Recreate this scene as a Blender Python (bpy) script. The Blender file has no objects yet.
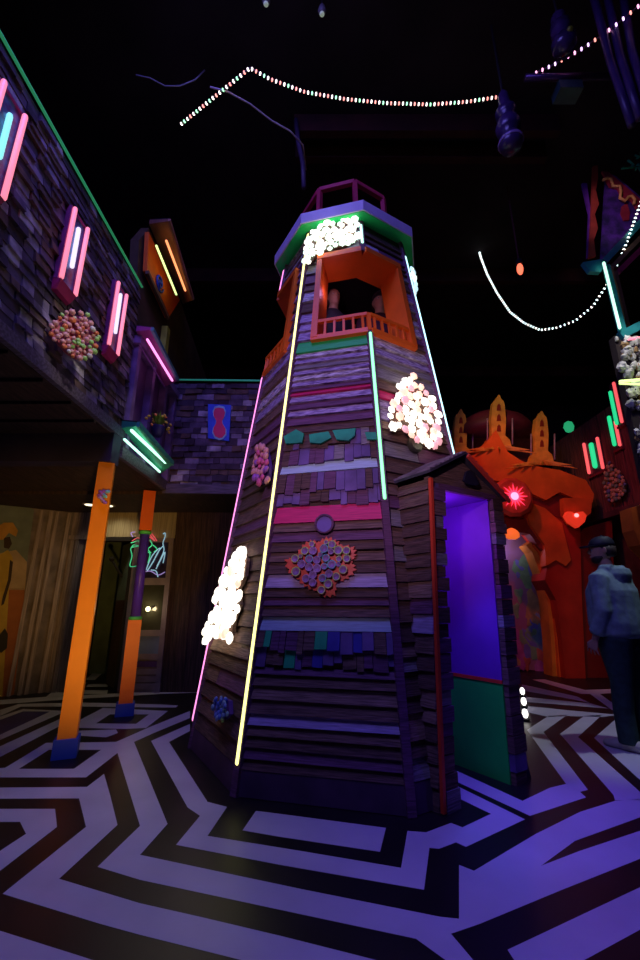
import bpy, math, random
from mathutils import Vector as V3, Matrix
random.seed(7)
S = bpy.context.scene
COL = S.collection
R = math.radians

# ------------------------------------------------------------------ camera
CAMH, PITCH, FOC = 1.18, R(16.09), 426.67          # 16 mm lens on a 24x36 frame
cam_d = bpy.data.cameras.new('camera'); cam = bpy.data.objects.new('camera', cam_d)
cam_d.sensor_fit = 'VERTICAL'; cam_d.sensor_height = 36; cam_d.sensor_width = 24; cam_d.lens = 16
cam_d.clip_start = .02
cam.location = (0, 0, CAMH); cam.rotation_euler = (R(90) + PITCH, 0, 0)
COL.objects.link(cam); S.camera = cam

# ------------------------------------------------------------------ world, exposure
w = bpy.data.worlds.new('world'); S.world = w; w.use_nodes = True
w.node_tree.nodes['Background'].inputs[0].default_value = (.15, .06, .25, 1)
w.node_tree.nodes['Background'].inputs[1].default_value = .004
S.view_settings.view_transform = 'Standard'; S.view_settings.look = 'None'
S.view_settings.exposure = 0; S.view_settings.gamma = 1; S.view_settings.use_curve_mapping = False

# ------------------------------------------------------------------ lights
def area(name, loc, target, size, power, color):
    d = bpy.data.lights.new(name, 'AREA'); d.shape = 'DISK'; d.size = size; d.energy = power; d.color = color
    o = bpy.data.objects.new(name, d); o.location = loc
    o.rotation_euler = (V3(target) - V3(loc)).to_track_quat('-Z', 'Y').to_euler(); COL.objects.link(o); return o
def spot(name, loc, target, ang, power, color, blend=.6, rad=.08):
    d = bpy.data.lights.new(name, 'SPOT'); d.spot_size = R(ang); d.spot_blend = blend; d.energy = power
    d.color = color; d.shadow_soft_size = rad
    o = bpy.data.objects.new(name, d); o.location = loc
    o.rotation_euler = (V3(target) - V3(loc)).to_track_quat('-Z', 'Y').to_euler(); COL.objects.link(o); return o
def point(name, loc, power, color, rad=.06):
    d = bpy.data.lights.new(name, 'POINT'); d.energy = power; d.color = color; d.shadow_soft_size = rad
    o = bpy.data.objects.new(name, d); o.location = loc; COL.objects.link(o); return o
PYL = [(3.55, 8.05, 2.2), (-1.15, 3.55, 1.25), (1.05, 3.15, 3.1), (.0, 3.35, 4.75)]
area('blacklight_front', (-1.0, .8, 7.0), (-.6, 3.0, 0), 2.5, 128, (.215, .17, 1))
spot('tower_fill', (-.6, .1, 2.5), (.2, 3.5, 2.6), 58, 150, (.90, .52, .90), .8)  # added fill from near the camera to lift the dark planks
spot('blacklight_right', (2.2, 2.2, 6.6), (1.75, 2.2, 0), 36, 340, (.10, .02, 1), .8)
spot('person_fill', (4.0, 3.2, 6.4), (2.75, 4.4, 1.0), 26, 460, (.52, .60, .72), .7)  # added spot, no fixture in view, brightens the person at right
spot('arch_red_fill', (1.6, 5.0, 6.2), (4.3, 7.7, 2.2), 52, 230, (1, .10, .02), .7)  # unseen red spot put in to tint the arch
spot('post_fill', (.1, .25, .30), (-2.2, 4.2, 1.40), 36, 340, (1, .52, .08), .9)  # invented low spot standing in for the posts' fluorescent glow
point('porch_blacklight', (.86, 3.32, 1.80), 5, (.42, .08, 1), .04)
spot('porch_floor_fill', (.98, 3.25, 1.9), (1.05, 3.2, 0), 62, 30, (.10, .12, 1), .6)  # extra spot boosting the blue spill on the porch floor, not a fixture
spot('flower_fill', (.6, 1.2, 5.2), (-1.87, 2.81, 3.13), 11, 190, (1, .9, .75), .7)  # unseen warm spot added so the bottle-end flower looks bright
spot('spire_fill', (2.0, 5.2, 6.8), (3.6, 7.5, 4.6), 34, 120, (1, .62, .15), .7)  # yellow spot added so the amber shows under the red light
spot('planter_fill', (.6, 1.6, 5.6), (-1.82, 4.10, 3.05), 9, 110, (1, .9, .7), .6)  # added narrow spot that picks out the blossoms
point('arch_mural_fill', PYL[0], 2.4, (.75, .55, 1), .1)  # added point that brightens the mural panel, no lamp seen there
point('cluster_glow_left', PYL[1], 1.6, (1, .85, .65), .12)
point('cluster_glow_right', PYL[2], 1.6, (1, .8, .7), .12)
point('cluster_glow_eave', PYL[3], 1.4, (.9, 1, .8), .12)
point('tower_face_fill', (.12, 3.66, 4.25), .6, (.8, .35, .8), .05)  # point added before the faces in the window so they show

# ------------------------------------------------------------------ pixel -> point on a plane of the place
def ray(x, y):
    a = (x - 320) / FOC; b = (480 - y) / FOC
    return V3((a, math.cos(PITCH) - b * math.sin(PITCH), math.sin(PITCH) + b * math.cos(PITCH)))
EYE = V3((0, 0, CAMH))
def PZ(x, y, z=0.): d = ray(x, y); return EYE + d * ((z - CAMH) / d.z)
def PY(x, y, Y): d = ray(x, y); return EYE + d * (Y / d.y)
def PX(x, y, X): d = ray(x, y); return EYE + d * (X / d.x)

# ------------------------------------------------------------------ materials
MATS = {}
def mat(name, col, rough=.6, var=.25, scale=6., stretch=(1, 1, 1), metal=0., emit=0., ecol=None, spec=.4, bump=0., col2=None):
    if name in MATS: return MATS[name]
    m = bpy.data.materials.new(name); m.use_nodes = True; MATS[name] = m
    nt = m.node_tree; b = nt.nodes['Principled BSDF']
    b.inputs['Roughness'].default_value = rough; b.inputs['Metallic'].default_value = metal
    b.inputs['Specular IOR Level'].default_value = spec
    if emit:
        b.inputs['Base Color'].default_value = (*col, 1)
        b.inputs['Emission Color'].default_value = (*(ecol or col), 1); b.inputs['Emission Strength'].default_value = emit
        return m
    tc = nt.nodes.new('ShaderNodeTexCoord'); mp = nt.nodes.new('ShaderNodeMapping'); mp.inputs['Scale'].default_value = stretch
    nz = nt.nodes.new('ShaderNodeTexNoise'); nz.inputs['Scale'].default_value = scale; nz.inputs['Detail'].default_value = 6
    rp = nt.nodes.new('ShaderNodeValToRGB'); e = rp.color_ramp.elements
    c2 = col2 or tuple(c * (1 - var) for c in col); c1 = tuple(min(1, c * (1 + var * .6)) for c in col)
    e[0].position = .35; e[0].color = (*c2, 1); e[1].position = .68; e[1].color = (*c1, 1)
    nt.links.new(tc.outputs['Object'], mp.inputs['Vector']); nt.links.new(mp.outputs['Vector'], nz.inputs['Vector'])
    nt.links.new(nz.outputs['Fac'], rp.inputs['Fac']); nt.links.new(rp.outputs['Color'], b.inputs['Base Color'])
    if bump:
        bp = nt.nodes.new('ShaderNodeBump'); bp.inputs['Strength'].default_value = bump; bp.inputs['Distance'].default_value = .02
        nt.links.new(nz.outputs['Fac'], bp.inputs['Height']); nt.links.new(bp.outputs['Normal'], b.inputs['Normal'])
    return m
def glow(name, col, s, base=None): return mat(name, base or col, .4, emit=s, ecol=col)

W_STR = (1.5, 1.5, 22)
wood_a = mat('plank brown', (.20, .12, .085), .75, .5, 5, W_STR, bump=.4)
wood_b = mat('plank umber', (.13, .075, .055), .8, .5, 5, W_STR, bump=.4)
wood_c = mat('plank tan', (.30, .19, .13), .7, .45, 5, W_STR, bump=.4)
wood_d = mat('plank plum', (.17, .07, .14), .7, .4, 5, W_STR, bump=.3)
wood_e = mat('plank grey', (.27, .25, .25), .75, .45, 5, W_STR, bump=.4)
wood_red = mat('plank oxblood', (.30, .05, .05), .7, .4, 5, W_STR, bump=.3)
p_lav = mat('paint lavender', (.50, .42, .62), .6, .3, 5, W_STR)
p_cyan = mat('paint pale cyan', (.50, .72, .74), .55, .15, 5, W_STR)
p_mag = mat('paint magenta', (.75, .03, .16), .5, .2, 5, W_STR)
p_green = mat('paint green', (.02, .60, .10), .5, .2, 5, W_STR)
p_teal = mat('paint teal', (.02, .45, .20), .5, .3, 8)
p_white = mat('weathered white', (.62, .60, .62), .7, .7, 7, (2, 2, 14), col2=(.14, .09, .13))
p_streak = mat('streaked violet', (.42, .36, .52), .7, .7, 6, (2, 2, 18), col2=(.12, .06, .17))
p_slate = mat('shingle violet', (.19, .12, .30), .6, .4, 5)
p_blue = mat('shingle blue', (.07, .07, .42), .6, .3, 5)
p_neongreen = mat('shingle green', (.03, .65, .22), .5, .2, 5)
p_orange = mat('orange paint', (.95, .17, .012), .45, .12, 4)
p_red = mat('red trim paint', (.85, .08, .03), .45, .12, 4)
p_purple = mat('purple wall paint', (.24, .05, .55), .55, .12, 3)
p_darkpurple = mat('dark purple paint', (.10, .04, .20), .6, .3, 4)
p_gwall = mat('green wall paint', (.02, .85, .09), .55, .12, 3)
black = mat('matte black', (.012, .010, .014), .8, .3, 4)
charcoal = mat('charcoal roofing', (.05, .045, .05), .8, .4, 9)

N_yel = glow('neon yellow', (1, .97, .27), 2.3)
N_grn = glow('neon green', (.25, 1, .40), 1.9)
N_mint = glow('neon mint', (.48, 1, .74), 1.8)
N_teal = glow('neon ice', (.52, .96, 1), 1.9)
N_pink = glow('neon pink', (1, .28, .66), 1.7)
N_rose = glow('neon rose', (1, .26, .36), 1.1)
N_red = glow('neon red', (1, .11, .12), 1.1)
N_green2 = glow('neon emerald', (.02, .80, .30), .9)
N_cyan = glow('neon aqua', (.25, .85, .80), 1.1)
N_white = glow('neon lilac white', (.82, .78, 1), 1.1)
N_mag = glow('neon magenta', (1, .30, .76), 1.7)
N_orange = glow('neon orange', (1, .32, .12), 1.7)
N_lime = glow('neon lime', (.75, 1, .32), 1.6)
B_warm = glow('bulb warm white', (1, .92, .76), 2.0)
B_peach = glow('bulb peach', (1, .62, .45), 1.2)
B_pink = glow('bulb blush', (1, .46, .50), .85)
B_mint = glow('bulb mint', (.74, 1, .82), 1.7)

# ------------------------------------------------------------------ mesh builder
class MB:
    def __init__(s): s.v = []; s.f = []; s.m = []; s.mats = []
    def mi(s, m):
        if m not in s.mats: s.mats.append(m)
        return s.mats.index(m)
    def add(s, vs, fs, m):
        o = len(s.v); k = s.mi(m)
        s.v += [V3(p) for p in vs]
        for f in fs: s.f.append(tuple(i + o for i in f)); s.m.append(k)
        return s
    def hexa(s, a, m):                        # 4 bottom + 4 top, both counter-clockwise
        return s.add(a, [(3, 2, 1, 0), (4, 5, 6, 7), (0, 1, 5, 4), (1, 2, 6, 5), (2, 3, 7, 6), (3, 0, 4, 7)], m)
    def box(s, lo, hi, m):
        (a, b, c), (d, e, f) = lo, hi
        return s.hexa([(a, b, c), (d, b, c), (d, e, c), (a, e, c), (a, b, f), (d, b, f), (d, e, f), (a, e, f)], m)
    def bar(s, p, q, w, h, m, up=(0, 0, 1)):  # rectangular bar from p to q
        p = V3(p); q = V3(q); t = (q - p).normalized(); u = t.cross(V3(up))
        if u.length < 1e-4: u = t.cross(V3((1, 0, 0)))
        u.normalize(); n = u.cross(t).normalized(); u *= w / 2; n *= h / 2
        return s.hexa([p - u - n, p + u - n, p + u + n, p - u + n, q - u - n, q + u - n, q + u + n, q - u + n], m)
    def prism(s, pts, off, m, m2=None):       # polygon extruded by a vector
        pts = [V3(p) for p in pts]; n = len(pts); off = V3(off)
        s.add(pts + [p + off for p in pts], [tuple(range(n))[::-1], tuple(range(n, 2 * n))], m)
        return s.add(pts + [p + off for p in pts], [(i, (i + 1) % n, n + (i + 1) % n, n + i) for i in range(n)], m2 or m)
    def tube(s, pts, r, m, n=8, closed=False):
        pts = [V3(p) for p in pts]; k = len(pts); rs = r if isinstance(r, (list, tuple)) else [r] * k
        vs = []; u = None
        for i, p in enumerate(pts):
            a = pts[(i - 1) % k] if (i or closed) else p; b = pts[(i + 1) % k] if (i < k - 1 or closed) else p
            t = (b - a).normalized()
            if u is None: u = t.orthogonal().normalized()
            u = (u - t * u.dot(t)).normalized(); v = t.cross(u)
            vs += [p + (u * math.cos(2 * math.pi * j / n) + v * math.sin(2 * math.pi * j / n)) * rs[i] for j in range(n)]
        fs = [(i % k * n + j, i % k * n + (j + 1) % n, (i + 1) % k * n + (j + 1) % n, (i + 1) % k * n + j)
              for i in range(k if closed else k - 1) for j in range(n)]
        if not closed: fs += [tuple(range(n))[::-1], tuple(range((k - 1) * n, k * n))]
        return s.add(vs, fs, m)
    def ball(s, c, r, m, n=10, k=6, fn=None):
        c = V3(c); rr = r if isinstance(r, (list, tuple)) else (r, r, r); vs = []
        for i in range(k + 1):
            th = math.pi * i / k
            for j in range(n):
                ph = 2 * math.pi * j / n; q = V3((math.sin(th) * math.cos(ph), math.sin(th) * math.sin(ph), math.cos(th)))
                g = fn(q) if fn else 1
                vs.append(c + V3((q.x * rr[0], q.y * rr[1], q.z * rr[2])) * g)
        return s.add(vs, [(i * n + j, (i + 1) * n + j, (i + 1) * n + (j + 1) % n, i * n + (j + 1) % n) for i in range(k) for j in range(n)], m)
    def lathe(s, c, prof, m, n=16, axis=(0, 0, 1)):
        c = V3(c); a = V3(axis).normalized(); u = a.orthogonal().normalized(); v = a.cross(u); k = len(prof); vs = []
        for r, z in prof: vs += [c + a * z + (u * math.cos(2 * math.pi * j / n) + v * math.sin(2 * math.pi * j / n)) * r for j in range(n)]
        return s.add(vs, [(i * n + j, i * n + (j + 1) % n, (i + 1) * n + (j + 1) % n, (i + 1) * n + j) for i in range(k - 1) for j in range(n)]
                     + [tuple(range(n))[::-1], tuple(range((k - 1) * n, k * n))], m)
    def loft(s, rings, m, n=14):              # rings: (centre, a-vector, b-vector)
        vs = []
        for c, a, b in rings: vs += [V3(c) + V3(a) * math.cos(2 * math.pi * j / n) + V3(b) * math.sin(2 * math.pi * j / n) for j in range(n)]
        k = len(rings)
        return s.add(vs, [(i * n + j, i * n + (j + 1) % n, (i + 1) * n + (j + 1) % n, (i + 1) * n + j) for i in range(k - 1) for j in range(n)]
                     + [tuple(range(n))[::-1], tuple(range((k - 1) * n, k * n))], m)
    def build(s, name, parent=None, origin=None, smooth=False, label=None):
        o0 = WLOC[parent] if parent else V3(origin if origin is not None else base_of(s.v))
        me = bpy.data.meshes.new(name); me.from_pydata([p - o0 for p in s.v], [], s.f)
        for m in s.mats: me.materials.append(m)
        me.polygons.foreach_set('material_index', s.m)
        if smooth: me.polygons.foreach_set('use_smooth', [True] * len(s.f))
        me.validate(); me.update()
        o = bpy.data.objects.new(name, me); COL.objects.link(o)
        if parent: o.parent = parent
        else: o.location = o0
        WLOC[o] = o0
        if label: o['label'] = label
        return o
WLOC = {}
def base_of(vs):
    x = [p.x for p in vs]; y = [p.y for p in vs]; z = [p.z for p in vs]
    return ((min(x) + max(x)) / 2, (min(y) + max(y)) / 2, min(z))
def tag(o, label, cat, group=None, kind=None):
    o['label'] = label; o['category'] = cat
    if group: o['group'] = group
    if kind: o['kind'] = kind
    return o
def struct(o): o['kind'] = 'structure'; return o
def thing(name, label, cat, loc, group=None):
    o = bpy.data.objects.new(name, None); COL.objects.link(o); o.location = loc; o.empty_display_size = .05
    WLOC[o] = V3(loc); return tag(o, label, cat, group)
def inst(me_obj, parent, loc, rot=None, sc=1.):   # another copy of a part
    c = me_obj.copy(); COL.objects.link(c); c.parent = parent; c.location = V3(loc) - WLOC[parent]
    if rot is not None: c.rotation_euler = rot
    c.scale = (sc, sc, sc) if not isinstance(sc, tuple) else sc
    return c
def neon(name, p, q, r, m, parent, label=None, n=10):
    p = V3(p); q = V3(q); t = (q - p).normalized()
    return MB().tube([p, p + t * r * .35, p + t * r, q - t * r, q - t * r * .35, q], [r * .3, r * .8, r, r, r * .8, r * .3], m, n).build(name, parent, smooth=True, label=label)

# ================================================================== THE SETTING
# ------------------------------------------------------------------ floor with its painted maze
f_black = mat('floor black enamel', (.012, .009, .011), .42, .4, 3, spec=.35)
f_white = mat('floor white enamel', (.62, .60, .66), .40, .10, 2.5, spec=.35)
f_navy = mat('floor navy enamel', (.03, .025, .16), .42, .2, 3)
fl = MB()
fl.box((-8, -1.5, -.1), (9, 13, 0), f_black)
WH = [
 [(-60, 912), (0, 931), (92, 960), (200, 992), (-60, 992)],
 [(-40, 788), (87, 787), (104, 774), (110, 795), (117.5, 825), (59, 879), (140, 903.5), (200, 917), (280, 936), (375, 960), (480, 990), (380, 1000), (240, 960), (140, 935), (100, 924), (2.5, 894), (86, 827), (79, 798.5), (-40, 799)],
 [(-40, 809), (55, 809), (57, 827), (0, 871), (-40, 899), (-40, 879), (0, 851), (26, 834), (20, 822), (-40, 822)],
 [(-40, 777.5), (86, 777.5), (117.5, 753), (140, 826), (97.5, 867), (140, 880), (280, 910), (416, 939), (445, 960), (460, 985), (490, 985), (473, 960), (451, 934), (480, 924), (562, 890), (640, 859), (700, 836), (700, 813), (640, 831), (580, 851), (541, 866), (575, 841), (640, 817.5), (700, 799), (700, 795), (615, 801), (580, 812), (536, 834), (474, 871), (459, 865), (459, 919), (440, 917), (300, 889), (140, 855), (167.5, 824), (134, 742), (154, 733), (190, 718), (190, 711), (150, 727), (116, 742), (46, 743), (5, 768), (-40, 768)],
 [(151, 741), (190, 724), (190, 731), (169, 742), (207.5, 802), (227, 807), (207.5, 836), (300, 851), (401, 868), (407.5, 831), (426, 832.5), (451, 823), (462.5, 827.5), (491, 814), (457, 797.5), (457, 786), (525, 819.5), (466, 847), (456, 842.5), (439, 849), (429.5, 848), (424, 890), (280, 865), (176, 845), (200, 816), (187.5, 807.5)],
 [(256, 811), (280, 814), (386, 828), (380, 852), (280, 837), (242.5, 830.5)],
 [(507.5, 950), (640, 887.5), (720, 850), (720, 903), (640, 930), (585, 960), (540, 990), (530, 985)],
 [(457, 771), (522.5, 801), (549.6, 788), (566, 784), (527, 730), (548.5, 716), (567, 715), (543.5, 732), (588, 790), (580, 792), (586, 797.5), (530, 816), (457, 782)],
 [(584, 716), (602, 715), (578, 737), (640, 792), (645, 800), (615, 800.5), (613.5, 795), (560, 734)],
 [(619.5, 716), (650, 716), (622, 737), (690, 790), (690, 812), (640, 780), (594, 738)],
 [(522, 705.5), (575, 711), (620, 715), (602, 717), (567, 716), (548, 717), (522, 711)],
 [(522, 696.5), (591, 703.6), (609.5, 708.7), (522, 701.6)],
 [(522, 684.4), (577, 696.5), (590, 703), (579, 700.6), (522, 690.5)],
 [(532, 679.5), (545, 679.5), (585, 690), (640, 688), (640, 691), (600, 694), (625, 712), (612, 710), (590, 694), (581, 694)],
 [(0, 700), (45, 697), (160, 691.5), (200, 690), (200, 692.5), (160, 694), (45, 701), (0, 704.5)],
 [(0, 710), (19, 704), (82, 702.5), (160, 704.5), (178, 705.5), (176, 707.5), (160, 707.5), (82, 706.7), (21, 706.7), (0, 716)],
 [(-10, 720), (23, 709), (61, 710.8), (61, 713.5), (0, 740), (-10, 744)],
 [(-10, 751), (60, 719), (78, 721), (103, 708), (168, 711), (146, 728), (126, 729), (76, 728), (60, 726), (0, 757), (-10, 762)],
 [(56, 734.3), (106, 737.5), (118, 733), (116, 729.5), (70, 731)],
 [(46, 697), (62, 684), (88, 682.5), (60, 697)], [(85, 680), (98, 668), (108, 668), (95, 680)],
 [(88, 684), (108, 684), (108, 687), (86, 687)], [(80, 690), (108, 690), (107, 694), (76, 694)],
]
BL = [[(19, 769), (49, 750), (101, 750), (74, 769)], [(96, 723.5), (110, 714.5), (149, 714.5), (136, 724)]]
NV = [[(-10, 724), (23, 711.5), (50, 711.8), (0, 735), (-10, 739)]]
for k, (grp, m) in enumerate(((WH, f_white), (BL, f_black), (NV, f_navy))):
    for pg in grp:
        pts = [PZ(x, y) for x, y in pg]; z = .0008 + .0008 * k
        ar = sum(a.x * b.y - b.x * a.y for a, b in zip(pts, pts[1:] + pts[:1]))
        if ar < 0: pts.reverse()
        fl.add([(p.x, p.y, z) for p in pts], [tuple(range(len(pts)))], m)
for k in range(4):                                  # the zigzag goes on behind the photographer
    y0 = 1.35 - .62 * k; xs = [-4 + i for i in range(9)]
    top_ = [(x, y0 + (.22 if i % 2 else -.05), .0008) for i, x in enumerate(xs)]; low_ = [(x, y - .28, z) for x, y, z in top_]
    for i in range(8): fl.add([low_[i], low_[i + 1], top_[i + 1], top_[i]], [(0, 1, 2, 3)], f_white)
floor = struct(fl.build('floor', origin=(0, 0, 0)))
import bmesh
bm = bmesh.new(); bm.from_mesh(floor.data)
bmesh.ops.triangulate(bm, faces=[f for f in bm.faces if len(f.verts) > 4], ngon_method='EAR_CLIP'); bm.to_mesh(floor.data); bm.free()

# ------------------------------------------------------------------ outer shell
hall = mat('hall black paint', (.020, .012, .016), .85, .5, 1.2)
rust = mat('ceiling beam paint', (.05, .010, .006), .8, .4, 3)
struct(MB().box((-8, -1.5, 7.5), (9, 13, 7.6), hall).build('ceiling'))
struct(MB().box((-8, 12.9, 0), (9, 13, 7.5), hall).build('wall_back'))
struct(MB().box((-8, -1.5, 0), (-7.9, 12.9, 7.5), hall).build('wall_left'))
struct(MB().box((8.9, -1.5, 0), (9, 12.9, 7.5), hall).build('wall_right'))
for i, yy in enumerate((4.15, 4.5, 6.9, 10.5)):
    struct(MB().box((-.35 if i < 2 else -7.9, yy, 7.2), (3.2 if i < 2 else 8.9, yy + .10, 7.5), rust).build('trim_%d' % (i + 1)))

# ------------------------------------------------------------------ house on the left: shingled upper storey on a deck
sh_mats = [mat('shingle dusk', (.12, .085, .14), .8, .5, 9, bump=.3), mat('shingle soot', (.06, .04, .06), .85, .4, 9, bump=.3),
           mat('shingle lilac grey', (.26, .21, .30), .75, .5, 9, bump=.3), mat('shingle brown', (.13, .08, .06), .8, .5, 9, bump=.3),
           mat('shingle ash', (.40, .36, .42), .7, .6, 9, bump=.3)]
def shingles(mb, o, u, v, n, w, h, cw, ch, wts, gap=.006, depth=.03, seed=1):
    rnd = random.Random(seed); o = V3(o); u = V3(u); v = V3(v); n = V3(n)
    z = 0; row = 0
    while z < h - 1e-4:
        hh = min(ch * rnd.uniform(.8, 1.2), h - z); x = -rnd.uniform(0, cw) if row else 0
        while x < w:
            ww = cw * rnd.uniform(.5, 1.5); a = max(0, x); b = min(w, x + ww - gap); x += ww
            if b - a < .01: continue
            d = depth * rnd.uniform(.3, 1.2); t = rnd.uniform(-.006, .006)
            q = [(a, z - .004 + t), (b, z - .004 - t), (b, z + hh - gap), (a, z + hh - gap)]
            back = [o + u * i + v * j for i, j in q]
            front = [back[0] + n * d, back[1] + n * d, back[2] + n * d * .45, back[3] + n * d * .45]
            mb.hexa(back + front, rnd.choices(sh_mats, wts)[0])
        z += hh; row += 1
XF = -2.0
house = MB(); house.box((-2.12, .3, 2.80), (XF - .005, 3.97, 4.55), sh_mats[1])
shingles(house, (XF - .005, .3, 2.80), (0, 1, 0), (0, 0, 1), (1, 0, 0), 3.67, 1.75, .13, .075, (4, 4, 2.2, 2.5, .8), seed=3)
struct(house.build('wall_left_upper'))
back = MB(); back.box((-2.15, 5.3, 2.58), (-.2, 5.42, 4.10), sh_mats[1])
shingles(back, (-2.0, 5.3, 2.60), (1, 0, 0), (0, 0, 1), (0, -1, 0), 1.8, 1.5, .16, .085, (4, 4, 1.0, 2, 1.7), seed=5)
struct(back.build('wall_back_upper'))
soff = mat('soffit planks', (.055, .030, .026), .8, .5, 4, (9, 1, 1))
dk = MB(); dk.box((-6, .3, 2.74), (XF, 3.84, 2.80), soff); dk.box((-6, 3.84, 2.56), (XF, 5.42, 2.60), soff); dk.box((-6, 5.3, 2.52), (-.2, 6.6, 2.56), soff)
for k in range(9): dk.box((-6, .6 + k * .36, 2.715), (XF, .64 + k * .36, 2.74), soff)
struct(dk.build('ceiling_deck'))
fasc = mat('fascia weathered purple', (.12, .09, .15), .7, .5, 6, (1, 8, 8))
beamm = mat('deck beam indigo', (.045, .035, .09), .7, .3, 3)
struct(MB().box((-6, 3.80, 2.46), (XF + .03, 3.96, 2.76), beamm).build('trim_deck_beam'))
struct(MB().bar((XF + .02, .3, 2.80), (XF + .02, 3.98, 2.80), .05, .10, fasc).build('trim_deck_edge'))
f2 = MB(); f2.bar((XF + .02, 3.98, 2.62), (XF + .02, 5.26, 2.62), .05, .12, fasc); f2.bar((XF, 5.26, 2.58), (-.2, 5.26, 2.56), .05, .12, fasc)
struct(f2.build('trim_back_deck_edge'))
tag(MB().tube([(XF + .02, .3, 4.57), (XF + .02, 2, 4.57), (XF + .02, 3.97, 4.56)], .012, glow('rope light green', (.05, .55, .22), .28), 6).build('rope_light', smooth=True),
    'thin green rope light along the top edge of the shingled wall', 'light')
tag(MB().tube([(-2.0, 5.27, 4.14), (-.3, 5.27, 4.12)], .012, glow('rope light jade', (.05, .45, .30), .2), 6).build('rope_light', smooth=True),
    'thin dim green rope light above the shingled wall behind the tower', 'light')

# bay between the two shingled walls
bay = thing('bay_window', 'purple bay window with tall posts between the two shingled walls', 'window', (XF, 4.6, 2.68))
bp_ = mat('bay panel purple', (.13, .06, .20), .65, .35, 4); bpost = mat('bay post violet', (.24, .15, .36), .6, .4, 5)
MB().box((-2.12, 3.98, 2.68), (-2.03, 5.3, 3.92), bp_).build('panel', bay)
for yy in (4.02, 4.45, 4.86, 5.22): MB().box((-2.03, yy, 2.68), (-1.95, yy + .07, 3.92), bpost).build('post', bay)
MB().box((-2.05, 3.98, 3.86), (-1.92, 5.3, 3.95), bpost).build('lintel', bay)
struct(MB().prism([PX(x, y, -2.14) for x, y in ((139, 240), (149, 228), (180, 300), (207, 380), (137, 385), (136, 300))], (-.1, 0, 0), mat('gable olive brown', (.09, .06, .025), .8, .4, 3)).build('wall_left_bay'))

def awning(name, label, px, X0, X1, th, m_under, m_top, tubes, edge):
    a0 = PX(*px[0], X0); b0 = PX(*px[1], X1); b1 = PX(*px[2], X1); a1 = PX(*px[3], X0)
    t = thing(name, label, 'awning', (a0 + a1) / 2)
    up = V3((0, 0, th))
    MB().hexa([a0, b0, b1, a1, a0 + up * 2.2, b0 + up, b1 + up, a1 + up * 2.2], m_under).build('hood', t)
    MB().hexa([p + up * k for p, k in ((a0, 2.25), (b0, 1.05), (b1, 1.05), (a1, 2.25))] + [p + up * k for p, k in ((a0, 2.6), (b0, 1.4), (b1, 1.4), (a1, 2.6))], m_top).build('roof', t)
    MB().bar(b0 + up * .5, b1 + up * .5, .03, th * 1.5, edge).build('edge_board', t)
    for (p, q, X, m, r) in tubes: neon('neon_tube', PX(*p, X) , PX(*q, X), r, m, t)
    return t
hood_mag = mat('hood plum', (.45, .10, .35), .55, .2, 4); hood_grn = mat('hood green', (.06, .50, .30), .45, .2, 4)
hood_or = mat('hood timber', (.42, .20, .12), .6, .3, 4); edge_t = mat('hood edge teal', (.10, .30, .32), .5, .3, 5)
awning('awning', 'plum window awning with one magenta neon tube above the purple bay', [(136, 331), (152, 330), (178, 381), (164, 387)], -1.97, -1.76, .03,
       hood_mag, charcoal, [((147, 339), (172.5, 381), -1.80, N_mag, .014), ((139, 345), (165, 388), -1.95, mat('violet rail', (.25, .12, .42), .5), .012)], edge_t)
awning('awning', 'green awning with two mint neon tubes under the flower pot', [(121, 428), (138, 426), (172.5, 465), (160, 474)], -1.97, -1.70, .035,
       hood_grn, charcoal, [((131, 430), (166, 463), -1.77, N_mint, .016), ((124, 439), (160, 472), -1.90, N_mint, .013)], hood_grn)
awning('awning', 'tall timber awning with orange and lime neon tubes near the ceiling', [(149, 224), (169, 221), (193, 300), (183, 304)], -2.13, -1.72, .03,
       hood_or, charcoal, [((166, 240), (185.5, 291), -1.80, N_orange, .014), ((156, 245), (176.5, 295), -1.93, N_lime, .013)], hood_or)
dm = thing('dormer_panel', 'orange dormer panel with a blue spiral under the timber awning', 'panel', PX(160, 320, -2.08))
MB().prism([PX(149, 232, -2.06), PX(180, 300, -2.06), PX(168.5, 318, -2.06), PX(147, 271, -2.06)], (-.05, 0, 0), p_orange).build('board', dm)
c = PX(160, 283, -2.045); sp = []
for k in range(26):
    a = k * .5; sp.append(c + V3((0, math.cos(a), math.sin(a))) * (.012 + .0042 * k))
MB().tube(sp, .014, mat('spiral blue', (.03, .10, .75), .4), 6).build('spiral', dm, smooth=True)
MB().bar(PX(147, 272, -2.05), PX(168, 318, -2.05), .04, .05, mat('sill brown', (.16, .09, .05), .7)).build('sill', dm)
MB().box((-2.12, 4.92, 4.05), (-2.04, 5.02, 4.75), mat('dormer post lime', (.45, .52, .05), .6)).build('post', dm)

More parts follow.
